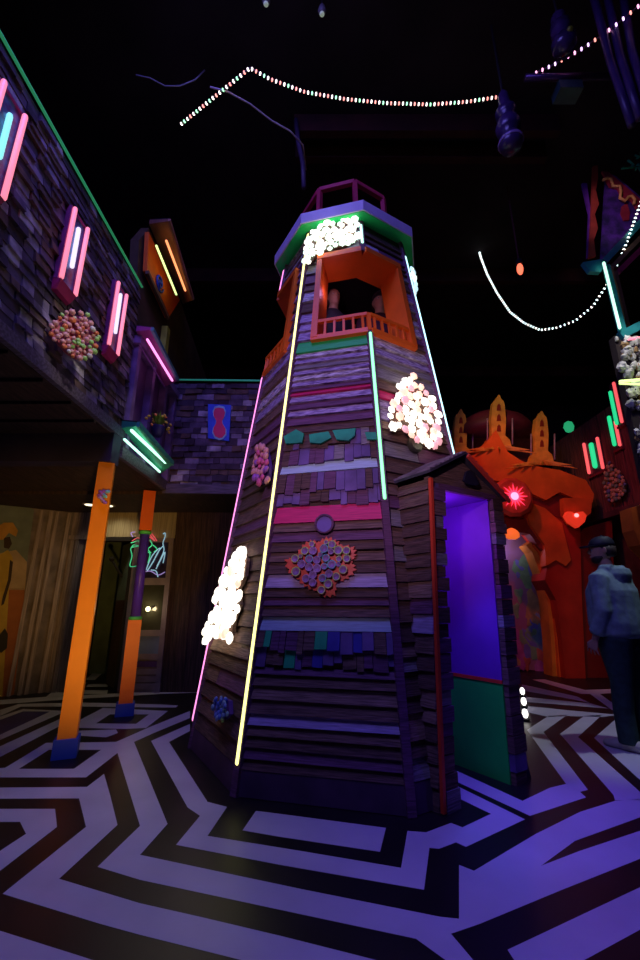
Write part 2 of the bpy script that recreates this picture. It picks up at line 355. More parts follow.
# slit windows with neon tubes in the shingled wall
slit_glass = mat('slit pane mottled', (.05, .22, .42), .3, .7, 12, col2=(.10, .03, .16)); slit_frame = mat('slit frame plum', (.30, .05, .20), .6, .3, 5)
slit_sill = mat('slit sill crimson', (.62, .04, .18), .5, .2, 5)
def slit(label, lt, mid, rt, mmid):
    p = PX(*lt[0], -1.93); q = PX(*lt[1], -1.93); a = PX(*rt[0], -1.93); b = PX(*rt[1], -1.93)
    z0 = (q.z + b.z) / 2; z1 = (p.z + a.z) / 2; y0 = (p.y + q.y) / 2; y1 = (a.y + b.y) / 2
    t = thing('slit_window', label, 'window', (-1.97, (y0 + y1) / 2, z0), 'slit windows with neon tubes on the shingled wall')
    MB().box((-1.985, y0, z0), (-1.965, y1, z1), slit_glass).build('pane', t)
    f = MB(); f.box((-1.99, y0 - .012, z0), (-1.95, y0, z1), slit_frame); f.box((-1.99, y1, z0), (-1.95, y1 + .012, z1), slit_frame); f.box((-1.99, y0 - .012, z1), (-1.95, y1 + .012, z1 + .012), slit_frame)
    f.build('frame', t)
    MB().hexa([(-1.99, y0, z0 - .09), (-1.955, y0 + .01, z0 - .08), (-1.955, y1 - .01, z0 - .08), (-1.99, y1, z0 - .09), (-1.99, y0 - .01, z0), (-1.925, y0 - .01, z0), (-1.925, y1 + .01, z0), (-1.99, y1 + .01, z0)], slit_sill).build('sill', t)
    neon('neon_tube', (-1.93, y0, z0), (-1.93, y0, z1), .017, N_rose, t); neon('neon_tube', (-1.93, y1, z0), (-1.93, y1, z1), .017, N_rose, t)
    m0 = PX(*mid[0], -1.95); m1 = PX(*mid[1], -1.95); my = y0 * .42 + y1 * .58
    neon('center_tube', (-1.945, my, m1.z), (-1.95, my, m0.z), .017, mmid, t)
slit('slit window with rose tubes and an aqua centre tube, nearest the left frame edge', ((8, 82), (-24, 165)), ((15, 121), (2, 164)), ((25, 117), (3, 200)), N_cyan)
slit('slit window with rose tubes and a white centre tube above the flower ornament', ((75, 208), (62, 277)), ((83, 234), (74, 272)), ((90, 229), (73, 296)), N_white)
slit('slit window with rose tubes nearest the purple bay window', ((119, 282), (109, 343)), ((125, 300), (118, 338)), ((129, 297), (115, 355)), N_white)

# flower ornaments made of bottle ends
def flower_mesh(name, m):
    def fn(q): a = math.atan2(q.y, q.x); return 1 + .16 * math.sin(6 * a) * (1 - q.z * q.z)
    return MB().ball((0, 0, 0), (1, 1, .65), m, 14, 6, fn), name
PROTO = {}
def petal(parent, name, m, loc, r, rot):
    key = (name, m.name)
    if key not in PROTO:
        b, _ = flower_mesh(name, m)
        o = b.build(name, parent, smooth=True)
        me = o.data
        for vtx in me.vertices: vtx.co = vtx.co + WLOC[parent]
        PROTO[key] = o; c = o
        c.location = V3(loc) - WLOC[parent]; c.rotation_euler = rot; c.scale = (r, r, r); return c
    return inst(PROTO[key], parent, loc, rot, r)
def cluster(label, cat, name, pts, u, v, n, spots, mats_w, rr, backm, part='bulb', seed=1, base=None, group=None):
    """pts: outline in (u, v) metres round origin o; bulbs scattered inside"""
    rnd = random.Random(seed); o = V3(base); u = V3(u); v = V3(v); n = V3(n)
    t = thing(name, label, cat, o, group)
    def inside(x, y):
        c = False
        for (x1, y1), (x2, y2) in zip(pts, pts[1:] + pts[:1]):
            if (y1 > y) != (y2 > y) and x < (x2 - x1) * (y - y1) / (y2 - y1) + x1: c = not c
        return c
    MB().prism([o + u * x * .9 + v * y * .9 for x, y in pts], n * .03, backm).build('backing', t)
    xs = [p[0] for p in pts]; ys = [p[1] for p in pts]; got = []; tries = 0
    rot = n.to_track_quat('Z', 'Y').to_euler()
    while len(got) < spots and tries < 6000:
        tries += 1; x = rnd.uniform(min(xs), max(xs)); y = rnd.uniform(min(ys), max(ys)); r = rr * rnd.uniform(.75, 1.25)
        if not inside(x, y) or any((x - a) ** 2 + (y - b) ** 2 < (.86 * (r + c)) ** 2 for a, b, c in got): continue
        got.append((x, y, r)); m = rnd.choices([m for m, _ in mats_w], [k for _, k in mats_w])[0]
        petal(t, part, m, o + u * x + v * y + n * (.035 + rnd.uniform(0, .03)), r, (rot[0] + rnd.uniform(-.3, .3), rot[1] + rnd.uniform(-.3, .3), rot[2]))
    return t
o_pink = mat('bottle end salmon', (.95, .42, .38), .4, .3, 20); o_grn = mat('bottle end lime', (.45, .80, .20), .4, .3, 20)
o_cream = mat('bottle end cream', (.85, .78, .62), .4, .3, 20); o_blue = mat('bottle end blue', (.10, .20, .65), .4, .4, 20); o_viol = mat('bottle end violet', (.45, .15, .60), .4, .3, 20)
o_or = mat('bottle end orange', (.95, .25, .08), .4, .2, 20); o_cyan = mat('bottle end cyan', (.25, .75, .70), .4, .2, 20)
def blob(n, a, b, seed, j=.25):
    r = random.Random(seed); return [(a * math.cos(2 * math.pi * k / n) * r.uniform(1 - j, 1 + j * .4), b * math.sin(2 * math.pi * k / n) * r.uniform(1 - j, 1 + j * .4)) for k in range(n)]
cluster('salmon and lime flower ornament of bottle ends on the shingled wall', 'ornament', 'flower_ornament', blob(14, .20, .20, 4), (.6, .8, 0), (0, 0, 1), (.8, -.6, 0), 95,
        [(o_pink, 6), (o_grn, 2.2), (o_cream, 1.6), (o_or, 1)], .020, mat('ornament backing pink', (.6, .12, .15), .6), 'bottle_end', 2, PX(74, 336, -1.87))

# flower pot and sign
pl = thing('flower_pot', 'blue pot of yellow and orange blossoms above the green awning', 'planter', PX(157, 436, -1.80))
c = PX(157, 436, -1.80)
MB().lathe(c, [(.05, 0), (.075, .10), (.08, .11)], mat('pot indigo', (.05, .04, .22), .5), 14).build('pot', pl, smooth=True)
lf = MB(); rnd = random.Random(5); leafm = mat('leaf olive', (.22, .42, .06), .6, .5, 9)
for k in range(60):
    a = rnd.uniform(0, 6.28); e = rnd.uniform(.2, 1.2); L = rnd.uniform(.08, .2); d = V3((math.cos(a) * math.cos(e) * .7, math.sin(a) * math.cos(e) * 1.3, math.sin(e))) * L
    s0 = c + V3((0, 0, .10)); sd = d.cross(V3((0, 0, 1))).normalized() * .014
    lf.add([s0 + d * .3, s0 + d * .65 + sd, s0 + d, s0 + d * .65 - sd], [(0, 1, 2, 3)], leafm)
lf.build('foliage', pl)
bl_y = mat('blossom yellow', (.95, .65, .08), .5, .2, 20); bl_o = mat('blossom orange', (.95, .30, .08), .5, .2, 20)
for k in range(24):
    a = rnd.uniform(0, 6.28); rr = rnd.uniform(.02, .19)
    petal(pl, 'blossom', rnd.choice([bl_y, bl_y, bl_o]), c + V3((math.cos(a) * rr * .7, math.sin(a) * rr * 1.3, .20 + rnd.uniform(-.07, .07) - rr * .3)), .019, (rnd.uniform(-.6, .6), rnd.uniform(0, 1.2), 0))
sg = thing('wall_sign', 'blue rectangular sign with a red double-bulb shape on shingled wall', 'sign', PY(218, 440, 5.22))
MB().prism([PY(208, 404, 5.25), PY(208, 438, 5.25), PY(229, 441, 5.25), PY(231, 405, 5.25)], (0, .03, 0), mat('sign blue', (.03, .12, .85), .45, .15, 4)).build('board', sg)
def peanut(s):
    return [PY(219 + s * x, 422.5 + s * y, 5.235 if s < 1.1 else 5.24) for x, y in [(0, -15), (4.5, -14), (6, -10), (5.2, -6), (3, -2), (3.4, 1), (6.5, 6), (6.5, 11), (3.5, 14.5), (0, 15.5), (-4, 13.5), (-6, 9), (-5.4, 5), (-3, 1), (-2.8, -2), (-5, -6), (-5.6, -10), (-4, -14)]]
MB().prism(peanut(1.14), (0, .01, 0), mat('sign outline cyan', (.35, .75, .9), .45)).build('outline', sg)
MB().prism(peanut(1), (0, .012, 0), mat('sign shape red', (.90, .04, .16), .45, .1, 4)).build('emblem', sg)

# ------------------------------------------------------------------ under the deck: lower back wall, doorway, windows, mural
YB = 6.45
dw = mat('dark barn boards', (.075, .042, .032), .8, .55, 4, (12, 12, .8), bump=.3)
lw = MB()
def wallpx(x0, x1, m, zt=2.55, z0=0, y0=YB, th=.1): a = PY(x0, 650, y0).x; b = PY(x1, 650, y0).x; lw.box((a, y0, z0), (b, y0 + th, zt), m)
xl = -3.78; xd0 = -3.42; xd1 = -2.78; xw1 = -2.20
pil = mat('pilaster grey wood', (.34, .27, .30), .7, .4, 4, (14, 14, .7)); bead = mat('beadboard pale', (.42, .36, .25), .65, .35, 4, (18, 18, .5))
lw.box((xl, YB, 0), (xd0, YB + .1, 2.55), pil)
lw.box((xd0, YB, 2.12), (xw1, YB + .1, 2.55), bead)
lw.box((xw1, YB, 0), (1.2, YB + .1, 2.55), dw)
for k in range(14): lw.box((xw1 + .1 + k * .24, YB - .012, 0), (xw1 + .31 + k * .24, YB, 2.55), dw)
for a in (.03, .10, .26): lw.box((xl + a, YB - .03, 0), (xl + a + .05, YB, 2.12), pil)
lw.box((xl, YB - .05, 2.10), (xd0, YB, 2.16), pil)
struct(lw.build('wall_back_lower'))
side = mat('angled wall grey', (.20, .16, .18), .75, .4, 4)
aw = MB(); aw.prism([(xl, YB, 0), (xl, YB, 2.55), (-5.4, 5.35, 2.55), (-5.4, 5.35, 0)], (-.05, .08, 0), side)
for k in (.02, .10, .14, .20):
    a = V3((xl, YB, 0)).lerp(V3((-5.4, 5.35, 0)), k); b = V3((xl, YB, 0)).lerp(V3((-5.4, 5.35, 0)), k + .025); d = V3((.02, -.03, 0)); u = V3((0, 0, 2.5))
    aw.hexa([a, b, b + d, a + d, a + u, b + u, b + d + u, a + d + u], pil)
struct(aw.build('wall_left_lower'))
rm = MB(); teal_d = mat('inner room teal', (.10, .15, .14), .7, .3, 3); rm.box((xd0 - .6, YB + 1.6, 0), (xd1 + .9, YB + 1.7, 2.5), teal_d); rm.box((xd0 - .6, YB + .1, 2.5), (xd1 + .9, YB + 1.7, 2.55), hall)
rm.box((xd0 - .7, YB + .1, 0), (xd0 - .6, YB + 1.7, 2.5), hall)
struct(rm.build('wall_inner_room'))
dr = MB(); dr.box((xd0, YB - .03, 0), (xd0 + .05, YB + .12, 2.12), black); dr.box((xd1 - .05, YB - .03, 0), (xd1, YB + .12, 2.12), black); dr.box((xd0, YB - .03, 2.08), (xd1, YB + .12, 2.14), black)
struct(dr.build('door_1'))
# door leaf standing open into the room
lf_ = thing('open_door', 'dark door standing open behind the orange post, teal above brown', 'door', (xd1 - .06, YB + .1, 0))
a0 = V3((xd1 - .07, YB + .10, .02)); a1 = V3((xd1 - .42, YB + .55, .02))
MB().bar(a0 + V3((0, 0, .6)), a1 + V3((0, 0, .6)), .04, 1.2, mat('door brown', (.10, .055, .04), .7, .3, 4)).build('lower_panel', lf_)
MB().bar(a0 + V3((0, 0, 1.63)), a1 + V3((0, 0, 1.63)), .04, .86, mat('door teal', (.16, .22, .20), .6, .3, 4)).build('upper_panel', lf_)
MB().tube([PY(122, 577, YB - .02), PY(112, 560, YB - .02)], .018, black, 6).ball(PY(112, 559, YB - .02), .04, black).build('door_closer', lf_, smooth=True)
# window unit right of the doorway
wu = thing('window_unit', 'grey-purple window unit with neon birds above a lamplit pane', 'window', ((xd1 + xw1) / 2, YB, 0))
wf = mat('unit frame mauve', (.24, .19, .24), .65, .3, 4); wsl = mat('unit siding mauve', (.26, .20, .25), .7, .3, 4)
zq = lambda y: PY(148, y, YB).z
MB().box((xd1, YB, 0), (xw1, YB + .06, 2.12), wf).build('body', wu)
g = MB()
for z0, z1 in ((zq(585), zq(578)), (zq(636), zq(630)), (2.06, 2.12)): g.box((xd1, YB - .03, z0), (xw1, YB, z1), wf)
for x0 in (xd1, xw1 - .07): g.box((x0, YB - .035, 0), (x0 + .07, YB, 2.12), wf)
g.build('frame', wu)
MB().box((xd1 + .07, YB - .012, zq(656)), (xw1 - .07, YB, zq(636)), mat('unit panel slate blue', (.16, .22, .42), .6, .2, 3)).build('panel', wu)
g = MB()
for k in range(5): g.box((xd1 + .07, YB - .02, .04 + k * .095), (xw1 - .07, YB, .115 + k * .095), wsl if k != 3 else p_darkpurple)
g.build('lower_siding', wu)
glass = mat('dim olive pane', (.05, .05, .035), .15, .3, 3, spec=.6); glass2 = mat('dark violet pane', (.04, .03, .07), .2, .4, 6)
MB().box((xd1 + .07, YB - .008, zq(630)), (xw1 - .07, YB, zq(585)), glass).build('lower_pane', wu)
MB().box((xd1 + .07, YB - .008, zq(578)), (xw1 - .07, YB, 2.06), glass2).build('upper_pane', wu)
N_bird = [glow('bird line green', (.08, .75, .35), .55), glow('bird line ice', (.35, .65, .85), .55), glow('bird line red', (.85, .12, .15), .55), glow('bird line violet', (.4, .3, .8), .45)]
lines = [(0, [(131, 543), (139, 541), (139, 546), (131, 548), (132, 556), (130, 566), (137, 566)]), (0, [(138, 566), (141, 556), (146, 552), (150, 554), (148, 563)]),
         (2, [(132, 541), (138, 538), (144, 541), (149, 537), (155, 541), (150, 535)]), (2, [(147, 532), (152, 534), (157, 541)]),
         (1, [(146, 570), (152, 556), (160, 548), (155, 558), (148, 570)]), (1, [(163, 534), (166, 533), (168, 537), (163, 543), (164, 550), (161, 558), (157, 566)]),
         (1, [(156, 569), (160, 561), (166, 552), (163, 563)]), (3, [(140, 573), (150, 571), (158, 575), (165, 572)]), (0, [(153, 545), (157, 549), (154, 552)])]
def smooth_path(P, n=5):
    P = [V3(p) for p in P]; out = []
    for i in range(len(P) - 1):
        a = P[max(0, i - 1)]; b = P[i]; c = P[i + 1]; d = P[min(len(P) - 1, i + 2)]
        for q in range(n):
            t = q / n; out.append(b * 2 * .5 + (c - a) * t * .5 + (a * 2 - b * 5 + c * 4 - d) * t * t * .5 + (b * 3 - a - c * 3 + d) * t ** 3 * .5)
    return out + [P[-1]]
lines += [(1, [(147, 571), (153, 562), (158, 552), (163, 546)]), (0, [(131, 548), (134, 545), (141, 547), (142, 552)]), (3, [(133, 537), (131, 533), (135, 532)]), (1, [(151, 570), (156, 571), (158, 577)]), (0, [(150, 540), (152, 545), (148, 549), (151, 553)])]
for k, pts in lines: MB().tube(smooth_path([PY(min(x, 165), y, YB - .03) for x, y in pts]), .008, N_bird[k], 5).build('neon_line', wu, smooth=True)
lamp = thing('wall_lamp', 'small round glowing lamp in front of the lower window pane', 'lamp', PY(148, 609, YB - .05))
MB().ball(PY(148, 609, YB - .05), .035, glow('lamp warm', (1, .86, .45), 4)).build('globe', lamp, smooth=True)
MB().tube([PY(148, 609, YB - .05), PY(155, 606, YB - .01)], .012, black, 6).build('bracket', lamp)
point('window_lamp_light', PY(148, 609, YB - .13), 1.2, (1, .75, .4), .03)
# recessed deck lights
for x, y, lb in ((73, 497.5, 'unlit grey recessed downlight in the deck soffit, furthest left'), (90, 504, 'lit recessed downlight just left of the orange post top'), (108, 505, 'lit recessed downlight just right of the orange post top')):
    p = PZ(x, y, 2.558 if y < 500 else 2.518)
    t = thing('downlight', lb, 'light', p, 'downlights in the deck soffit')
    MB().lathe(p, [(.10, -.012), (.10, .0)], mat('downlight trim', (.3, .27, .27), .5), 18).build('trim_ring', t)
    lit = y > 500
    MB().lathe(p + V3((0, 0, -.006)), [(.065, -.010), (.07, .0)], glow('downlight lens', (1, .86, .55), 2.2) if lit else mat('downlight off', (.35, .33, .33), .4), 16).build('lens', t)
spot('door_downlight', (-3.05, 6.1, 2.49), (-3.05, 6.40, 1.6), 130, 6, (1, .85, .5), .8, .05)
# mural on the angled wall
def onA(x, y):      # angled wall plane
    n = V3((-(YB - 5.35), -(-5.4 - xl) * -1, 0)); a = V3((xl, YB, 0)); b = V3((-5.4, 5.35, 0)); tdir = (b - a); nn = V3((tdir.y, -tdir.x, 0)).normalized()
    if nn.y > 0: nn = -nn
    d = ray(x, y); return EYE + d * ((a - EYE).dot(nn) / d.dot(nn)), nn
mu = thing('mural_painting', 'mural of a figure in a yellow dress and wide hat by the door', 'painting', onA(10, 690)[0])
def mpoly(name, px, m, k):
    pts = []; nn = onA(0, 600)[1]
    for x, y in px: pts.append(onA(x, y)[0] + nn * (.012 + .006 * k))
    MB().prism(pts, -nn * .012 if k == 0 else -nn * .006, m).build(name, mu)
mm = lambda n, c: mat('mural ' + n, c, .7, .2, 5)
mpoly('backdrop', [(-30, 468), (34, 510), (22, 600), (12, 700), (-30, 722)], mm('sky', (.16, .20, .20)), 0)
mpoly('hill', [(-30, 560), (16, 550), (27, 562), (25, 590), (-30, 590)], mm('sand', (.42, .30, .20)), 1)
mpoly('ground', [(-30, 588), (25, 588), (20, 640), (14, 694), (-30, 716)], mm('earth', (.34, .10, .03)), 1)
mpoly('dress', [(-2, 556), (8, 550), (13, 558), (9, 590), (6, 640), (2, 700), (-14, 704), (-10, 610)], mm('yellow', (.50, .33, .05)), 2)
mpoly('arm', [(10, 560), (13, 562), (11, 580), (4, 604), (1, 606), (3, 596), (8, 580)], mm('skin', (.04, .02, .015)), 3)
mpoly('head', [(4, 538), (10, 537), (12, 544), (9, 549), (4, 548)], mm('skin', (.04, .02, .015)), 3)
mpoly('hat', [(-6, 530), (4, 523), (13, 523), (18, 531), (16, 537), (9, 533), (3, 540), (-5, 540)], mm('hat', (.52, .26, .05)), 4)
mpoly('bag', [(0, 634), (5, 628), (8, 634), (7, 648), (1, 653), (-4, 646)], mm('bag', (.02, .015, .015)), 3)

# ------------------------------------------------------------------ posts that carry the deck
def postbase(x, y, px_l, px_r): return PZ((px_l + px_r) / 2, y)
orange = mat('post orange', (.95, .30, .012), .4, .10, 3); redor = mat('post vermilion', (1, .16, .012), .4, .10, 3)
navy = mat('post foot blue', (.02, .07, .50), .45, .15, 4)
b = V3((-2.045, 3.90, 0))
t = thing('deck_post', 'orange square post with a blue foot at the corner of the deck', 'post', b)
ob = MB(); s = .068
ca, sa = math.cos(R(22)), math.sin(R(22))
def sq(c, h, z): return [V3((c.x + (x * ca - y * sa) * h, c.y + (x * sa + y * ca) * h, z)) for x, y in ((-1, -1), (1, -1), (1, 1), (-1, 1))]
MB().hexa(sq(b, s, .13) + sq(b, s, 2.46), orange).build('shaft', t)
MB().hexa(sq(b, .088, 0) + sq(b, .088, .14), navy).build('foot', t)
cl = thing('clip_ornament', 'small purple and mint ornament clipped high on the orange post', 'ornament', PY(103, 500, 3.80))
for k in range(12):
    petal(cl, 'bead', [o_viol, o_cyan, o_viol, mat('bead lilac', (.6, .4, .8), .4)][k % 4], PY(103 + random.uniform(-4, 5), 497 + random.uniform(-6, 6), 3.80), .022, (random.uniform(-1, 1), random.uniform(0, 1), 0))
b = V3((-2.15, 5.22, 0))
t = thing('deck_post', 'vermilion post with a purple middle and green rings', 'post', b)
zz = lambda y: PY(135, y, 5.16).z
MB().hexa(sq(b, .072, .12) + sq(b, .072, zz(620)), redor).build('lower_shaft', t)
MB().hexa(sq(b, .072, zz(530)) + sq(b, .072, 2.53), redor).build('upper_shaft', t)
MB().lathe(b, [(.055, zz(620)), (.055, zz(530))], mat('post violet', (.12, .05, .85), .4, .15, 4), 16).build('middle', t, smooth=True)
for y in (618.5, 532): MB().lathe(b, [(.06, zz(y) - .022), (.075, zz(y) - .012), (.075, zz(y) + .012), (.06, zz(y) + .022)], mat('ring green', (.12, .80, .16), .4), 16).build('ring', t, smooth=True)
MB().hexa(sq(b, .095, 0) + sq(b, .095, .125), navy).build('foot', t)

# ================================================================== THE TOWER
TC = V3((.322, 4.307, 0)); A0 = -81.9; ZT = 5.06
def rad(z): return 1.412 - (1.412 - .71) / 5. * z
def VT(i, z, dr=0.): a = R(A0 + 45 * i); r = rad(z) + dr; return V3((TC.x + r * math.cos(a), TC.y + r * math.sin(a), z))
def FP(i, t, z, out=0.):
    a = R(A0 + 45 * i + 22.5); return VT(i, z).lerp(VT(i + 1, z), t) + V3((math.cos(a), math.sin(a), .13)) * out
def FN(i): a = R(A0 + 45 * i + 22.5); return V3((math.cos(a), math.sin(a), .13)).normalized()
def face_px(i, x, y):
    p0 = VT(i, 0); e1 = VT(i + 1, 0) - p0; e2 = VT(i, 4) - p0; n = e1.cross(e2); d = ray(x, y)
    P = EYE + d * ((p0 - EYE).dot(n) / d.dot(n)); a = VT(i, P.z); b = VT(i + 1, P.z)
    return (P - a).dot(b - a) / (b - a).length_squared, P.z, P
tower = thing('lighthouse_tower', 'tall eight-sided plank tower outlined with neon tubes and orange windows', 'tower', TC)
ZB = face_px(-1, 330, 339)[1]; ZH = face_px(-1, 325, 261)[1]
OPEN = {-1: (.22, 1.), 0: (0., .78), -3: (.22, 1.), -2: (0., .78), 1: (.22, 1.), 2: (0., .78), 3: (.22, 1.), 4: (0., .78)}
# porch frame
PO = V3((.70, 2.95, 0)); pa = R(33.5); PD = V3((math.cos(pa), math.sin(pa), 0)); PN = V3((math.sin(pa), -math.cos(pa), 0))
def PP(s, d, z): return PO + PD * (s + .05 * z) - PN * d + V3((0, 0, z))
def plank(mb, i, t0, t1, z0, z1, m, rnd, o0=.034, o1=.012):
    j = rnd.uniform(-.006, .006)
    mb.hexa([FP(i, t0, z0, -.02), FP(i, t1, z0, -.02), FP(i, t1, z0 + j, o0), FP(i, t0, z0, o0), FP(i, t0, z1, -.02), FP(i, t1, z1, -.02), FP(i, t1, z1 + j, o1), FP(i, t0, z1, o1)], m)
rowF = [(341, p_green, 0), (352.5, p_white, 0), (358, p_streak, 0), (363.5, wood_e, 0), (369, p_streak, 0), (374.5, p_white, 0), (380, p_streak, 0), (386, wood_d, 0), (391, p_mag, 0), (395, p_streak, 0), (402, wood_d, 0), (409, p_streak, 0),
        (416, wood_d, 0), (425, wood_b, 0), (433, None, 1), (448, None, 2), (463, p_cyan, 0), (473.5, None, 3), (506, p_mag, 0), (523, wood_a, 0), (532, wood_d, 0), (542, wood_b, 0),
        (552, wood_a, 0), (562, wood_b, 0), (574, p_lav, 0), (588, wood_b, 0), (597.5, wood_d, 0), (606, wood_a, 0), (617, p_cyan, 0), (631.5, None, 4), (668, wood_d, 0), (676, wood_a, 0), (688, wood_c, 0), (702, wood_a, 0),
        (717, p_lav, 0), (729, wood_a, 0), (740, wood_b, 0), (752, wood_d, 0), (764, wood_b, 0), (776, wood_red, 0)]
zsF = [face_px(-1, 318, y)[1] for y, _, _ in rowF] + [.16]
rnd = random.Random(11)
def rows(i):
    """generic rows for a face: (z1, z0, material)"""
    out = []; z = .16; r2 = random.Random(40 + i)
    while z < ZT - .01:
        h = min(r2.uniform(.085, .15), ZT - z)
        if ZT - z - h < .05: h = ZT - z
        if z < 2.6: m = r2.choices([wood_a, wood_b, wood_c, wood_d, wood_e, p_lav, p_mag, wood_red], [4, 4, 3, 1.5, 1.2, .6, .25, .5])[0]
        else: m = r2.choices([wood_a, wood_b, wood_d, p_streak, p_white, p_mag, wood_e], [1.5, 1.5, 2, 3, 2.2, .4, 2])[0]
        out.append((z + h - .004, z, m)); z += h
    return out
def shing_band(mb, i, z1, z0, t0, t1, wts, mats_, rnd, rowsn=2):
    a = FP(i, t0, z0); b = FP(i, t1, z0); L = (b - a).length
    mb.hexa([FP(i, t0, z0, -.02), FP(i, t1, z0, -.02), FP(i, t1, z0, .004), FP(i, t0, z0, .004), FP(i, t0, z1, -.02), FP(i, t1, z1, -.02), FP(i, t1, z1, .004), FP(i, t0, z1, .004)], wood_b)
    for k in range(rowsn):
        zz1 = z1 - k * (z1 - z0) * .8 / rowsn; t = t0
        while t < t1 - .01:
            dt = rnd.uniform(.045, .10) / L; hh = (z1 - z0) / rowsn * rnd.uniform(.9, 1.35); te = min(t1, t + dt); zb = max(z0 - .02, zz1 - hh); oo = .016 + .012 * (rowsn - k) + rnd.uniform(0, .014)
            mb.hexa([FP(i, t, zb, .0), FP(i, te - .004, zb, .0), FP(i, te - .004, zb + rnd.uniform(-.008, .008), oo), FP(i, t, zb, oo), FP(i, t, zz1, 0), FP(i, te - .004, zz1, 0), FP(i, te - .004, zz1, oo * .6), FP(i, t, zz1, oo * .6)], rnd.choices(mats_, wts)[0])
            t = te
def clip_open(i, z0, z1, t0=0., t1=1.):
    """split a row round the corner window opening -> list of (t0, t1, z0, z1)"""
    o = OPEN[i]
    if z0 >= ZH - .001 or z1 <= ZB + .001: return [(t0, t1, z0, z1)]
    res = []
    if z1 > ZH: res.append((t0, t1, ZH, z1)); z1 = ZH
    if z0 < ZB: res.append((t0, t1, z0, ZB)); z0 = ZB
    if o[0] > t0: res.append((t0, o[0], z0, z1))
    if o[1] < t1: res.append((o[1], t1, z0, z1))
    return res
for i in range(-3, 5):
    mb = MB()
    R_ = rows(i)
    if i == -1:
        R_ = [r for r in R_ if r[1] >= zsF[0] - .02]
        R_[0] = (R_[0][0], zsF[0], R_[0][2])
        for (y, m, k), z1, z0 in zip(rowF, zsF, zsF[1:]):
            if k == 0: R_.append((z1 - .003, z0, m))
            elif k == 1: shing_band(mb, i, z1, z0, .01, .99, (3, 2, 2, 1), [wood_b, wood_d, p_slate, wood_e], rnd, 1)
            elif k == 2: shing_band(mb, i, z1, z0, .01, .99, (3, 2, 2, 1), [wood_b, wood_d, p_slate, wood_e], rnd, 1)
            elif k == 3: shing_band(mb, i, z1, z0, .01, .99, (4, 3, 2), [p_slate, wood_d, wood_b], rnd, 2)
            elif k == 4: shing_band(mb, i, z1, z0, .01, .99, (5, 3, 1.6, 1.2, 2), [p_slate, wood_d, p_blue, p_neongreen, wood_a], rnd, 2)
    for z1, z0, m in R_:
        for a, b_, c0, c1 in clip_open(i, z0, z1):
            if c1 - c0 < .01: continue
            if i == 0 and c0 < 2.05:                     # the porch passage goes through this face
                b_ = min(b_, .30 - .06 * c0)
                if b_ < .02: continue
            cuts = [a]
            if rnd.random() < .35 and b_ - a > .5 and i != -1: cuts.append(a + (b_ - a) * rnd.uniform(.3, .7))
            cuts.append(b_)
            for q, (u0, u1) in enumerate(zip(cuts, cuts[1:])): plank(mb, i, u0 + .004, u1 - .004, c0, c1, m if q == 0 else rnd.choice([wood_a, wood_b, wood_d, m]), rnd)
    mb.build('siding', tower)
    sk = MB(); sk.hexa([FP(i, 0, 0, -.03), FP(i, 1 if i else .2, 0, -.03), FP(i, 1 if i else .2, 0, .03), FP(i, 0, 0, .03), FP(i, 0, .16, -.03), FP(i, 1 if i else .2, .16, -.03), FP(i, 1 if i else .2, .155, .03), FP(i, 0, .155, .03)], mat('skirt plum', (.09, .045, .09), .7, .3, 4))
    sk.build('skirt_board', tower)
# dark inner shell
sh = MB()
for i in range(-3, 5):
    for z0, z1 in ((0.02, ZB - .05), (ZH + .04, ZT)):
        if i == 0 and z0 < 1: z0 = 2.2
        sh.add([FP(i, 0, z0, -.035), FP(i, 1, z0, -.035), FP(i, 1, z1, -.035), FP(i, 0, z1, -.035)], [(0, 1, 2, 3)], black)
    a, b_ = OPEN[i]
    for u0, u1 in ((0, a), (b_, 1)):
        if u1 - u0 > .01: sh.add([FP(i, u0, ZB - .05, -.035), FP(i, u1, ZB - .05, -.035), FP(i, u1, ZH + .04, -.035), FP(i, u0, ZH + .04, -.035)], [(0, 1, 2, 3)], black)
sh.build('inner_shell', tower)
ZFL = PY(333, 297, 3.98).z - 1.57
MB().prism([VT(i, ZFL, -.06) - V3((0, 0, .08)) for i in range(8)], (0, 0, .08), wood_b).build('upper_floor', tower)
for i in range(-3, 5):
    cb = MB()
    for z0, z1 in (((0, ZB), (ZH, ZT)) if i % 2 == 0 else ((2.12 if i == 1 else 0, ZT),)):
        a, b_ = VT(i, z0, .02), VT(i, z1, .02); cb.bar(a, b_, .055, .05, wood_d, up=(math.cos(R(A0 + 45 * i)), math.sin(R(A0 + 45 * i)), 0))
    cb.build('corner_board', tower)
# neon on the corners
NR = .015
neon('neon_tube', VT(-1, .17, .04), VT(-1, 5.03, .038), NR, N_yel, tower, 'yellow neon tube')
neon('neon_tube', VT(-2, .20, .04), VT(-2, ZB - .02, .04), NR * 1.3, N_pink, tower, 'pink neon tube')
neon('neon_tube', VT(-2, ZH + .06, .04), VT(-2, 5.0, .04), NR * 1.3, N_pink, tower, 'pink neon tube')
neon('neon_tube', VT(0, 1.93, .04), VT(0, ZB - .02, .04), NR, N_grn, tower, 'green neon tube')
neon('neon_tube', VT(0, ZH + .10, .04), VT(0, 5.0, .04), NR, N_mint, tower, 'mint neon tube')
neon('neon_tube', VT(1, 2.25, .04), VT(1, 4.86, .04), NR, N_teal, tower, 'ice-blue neon tube')
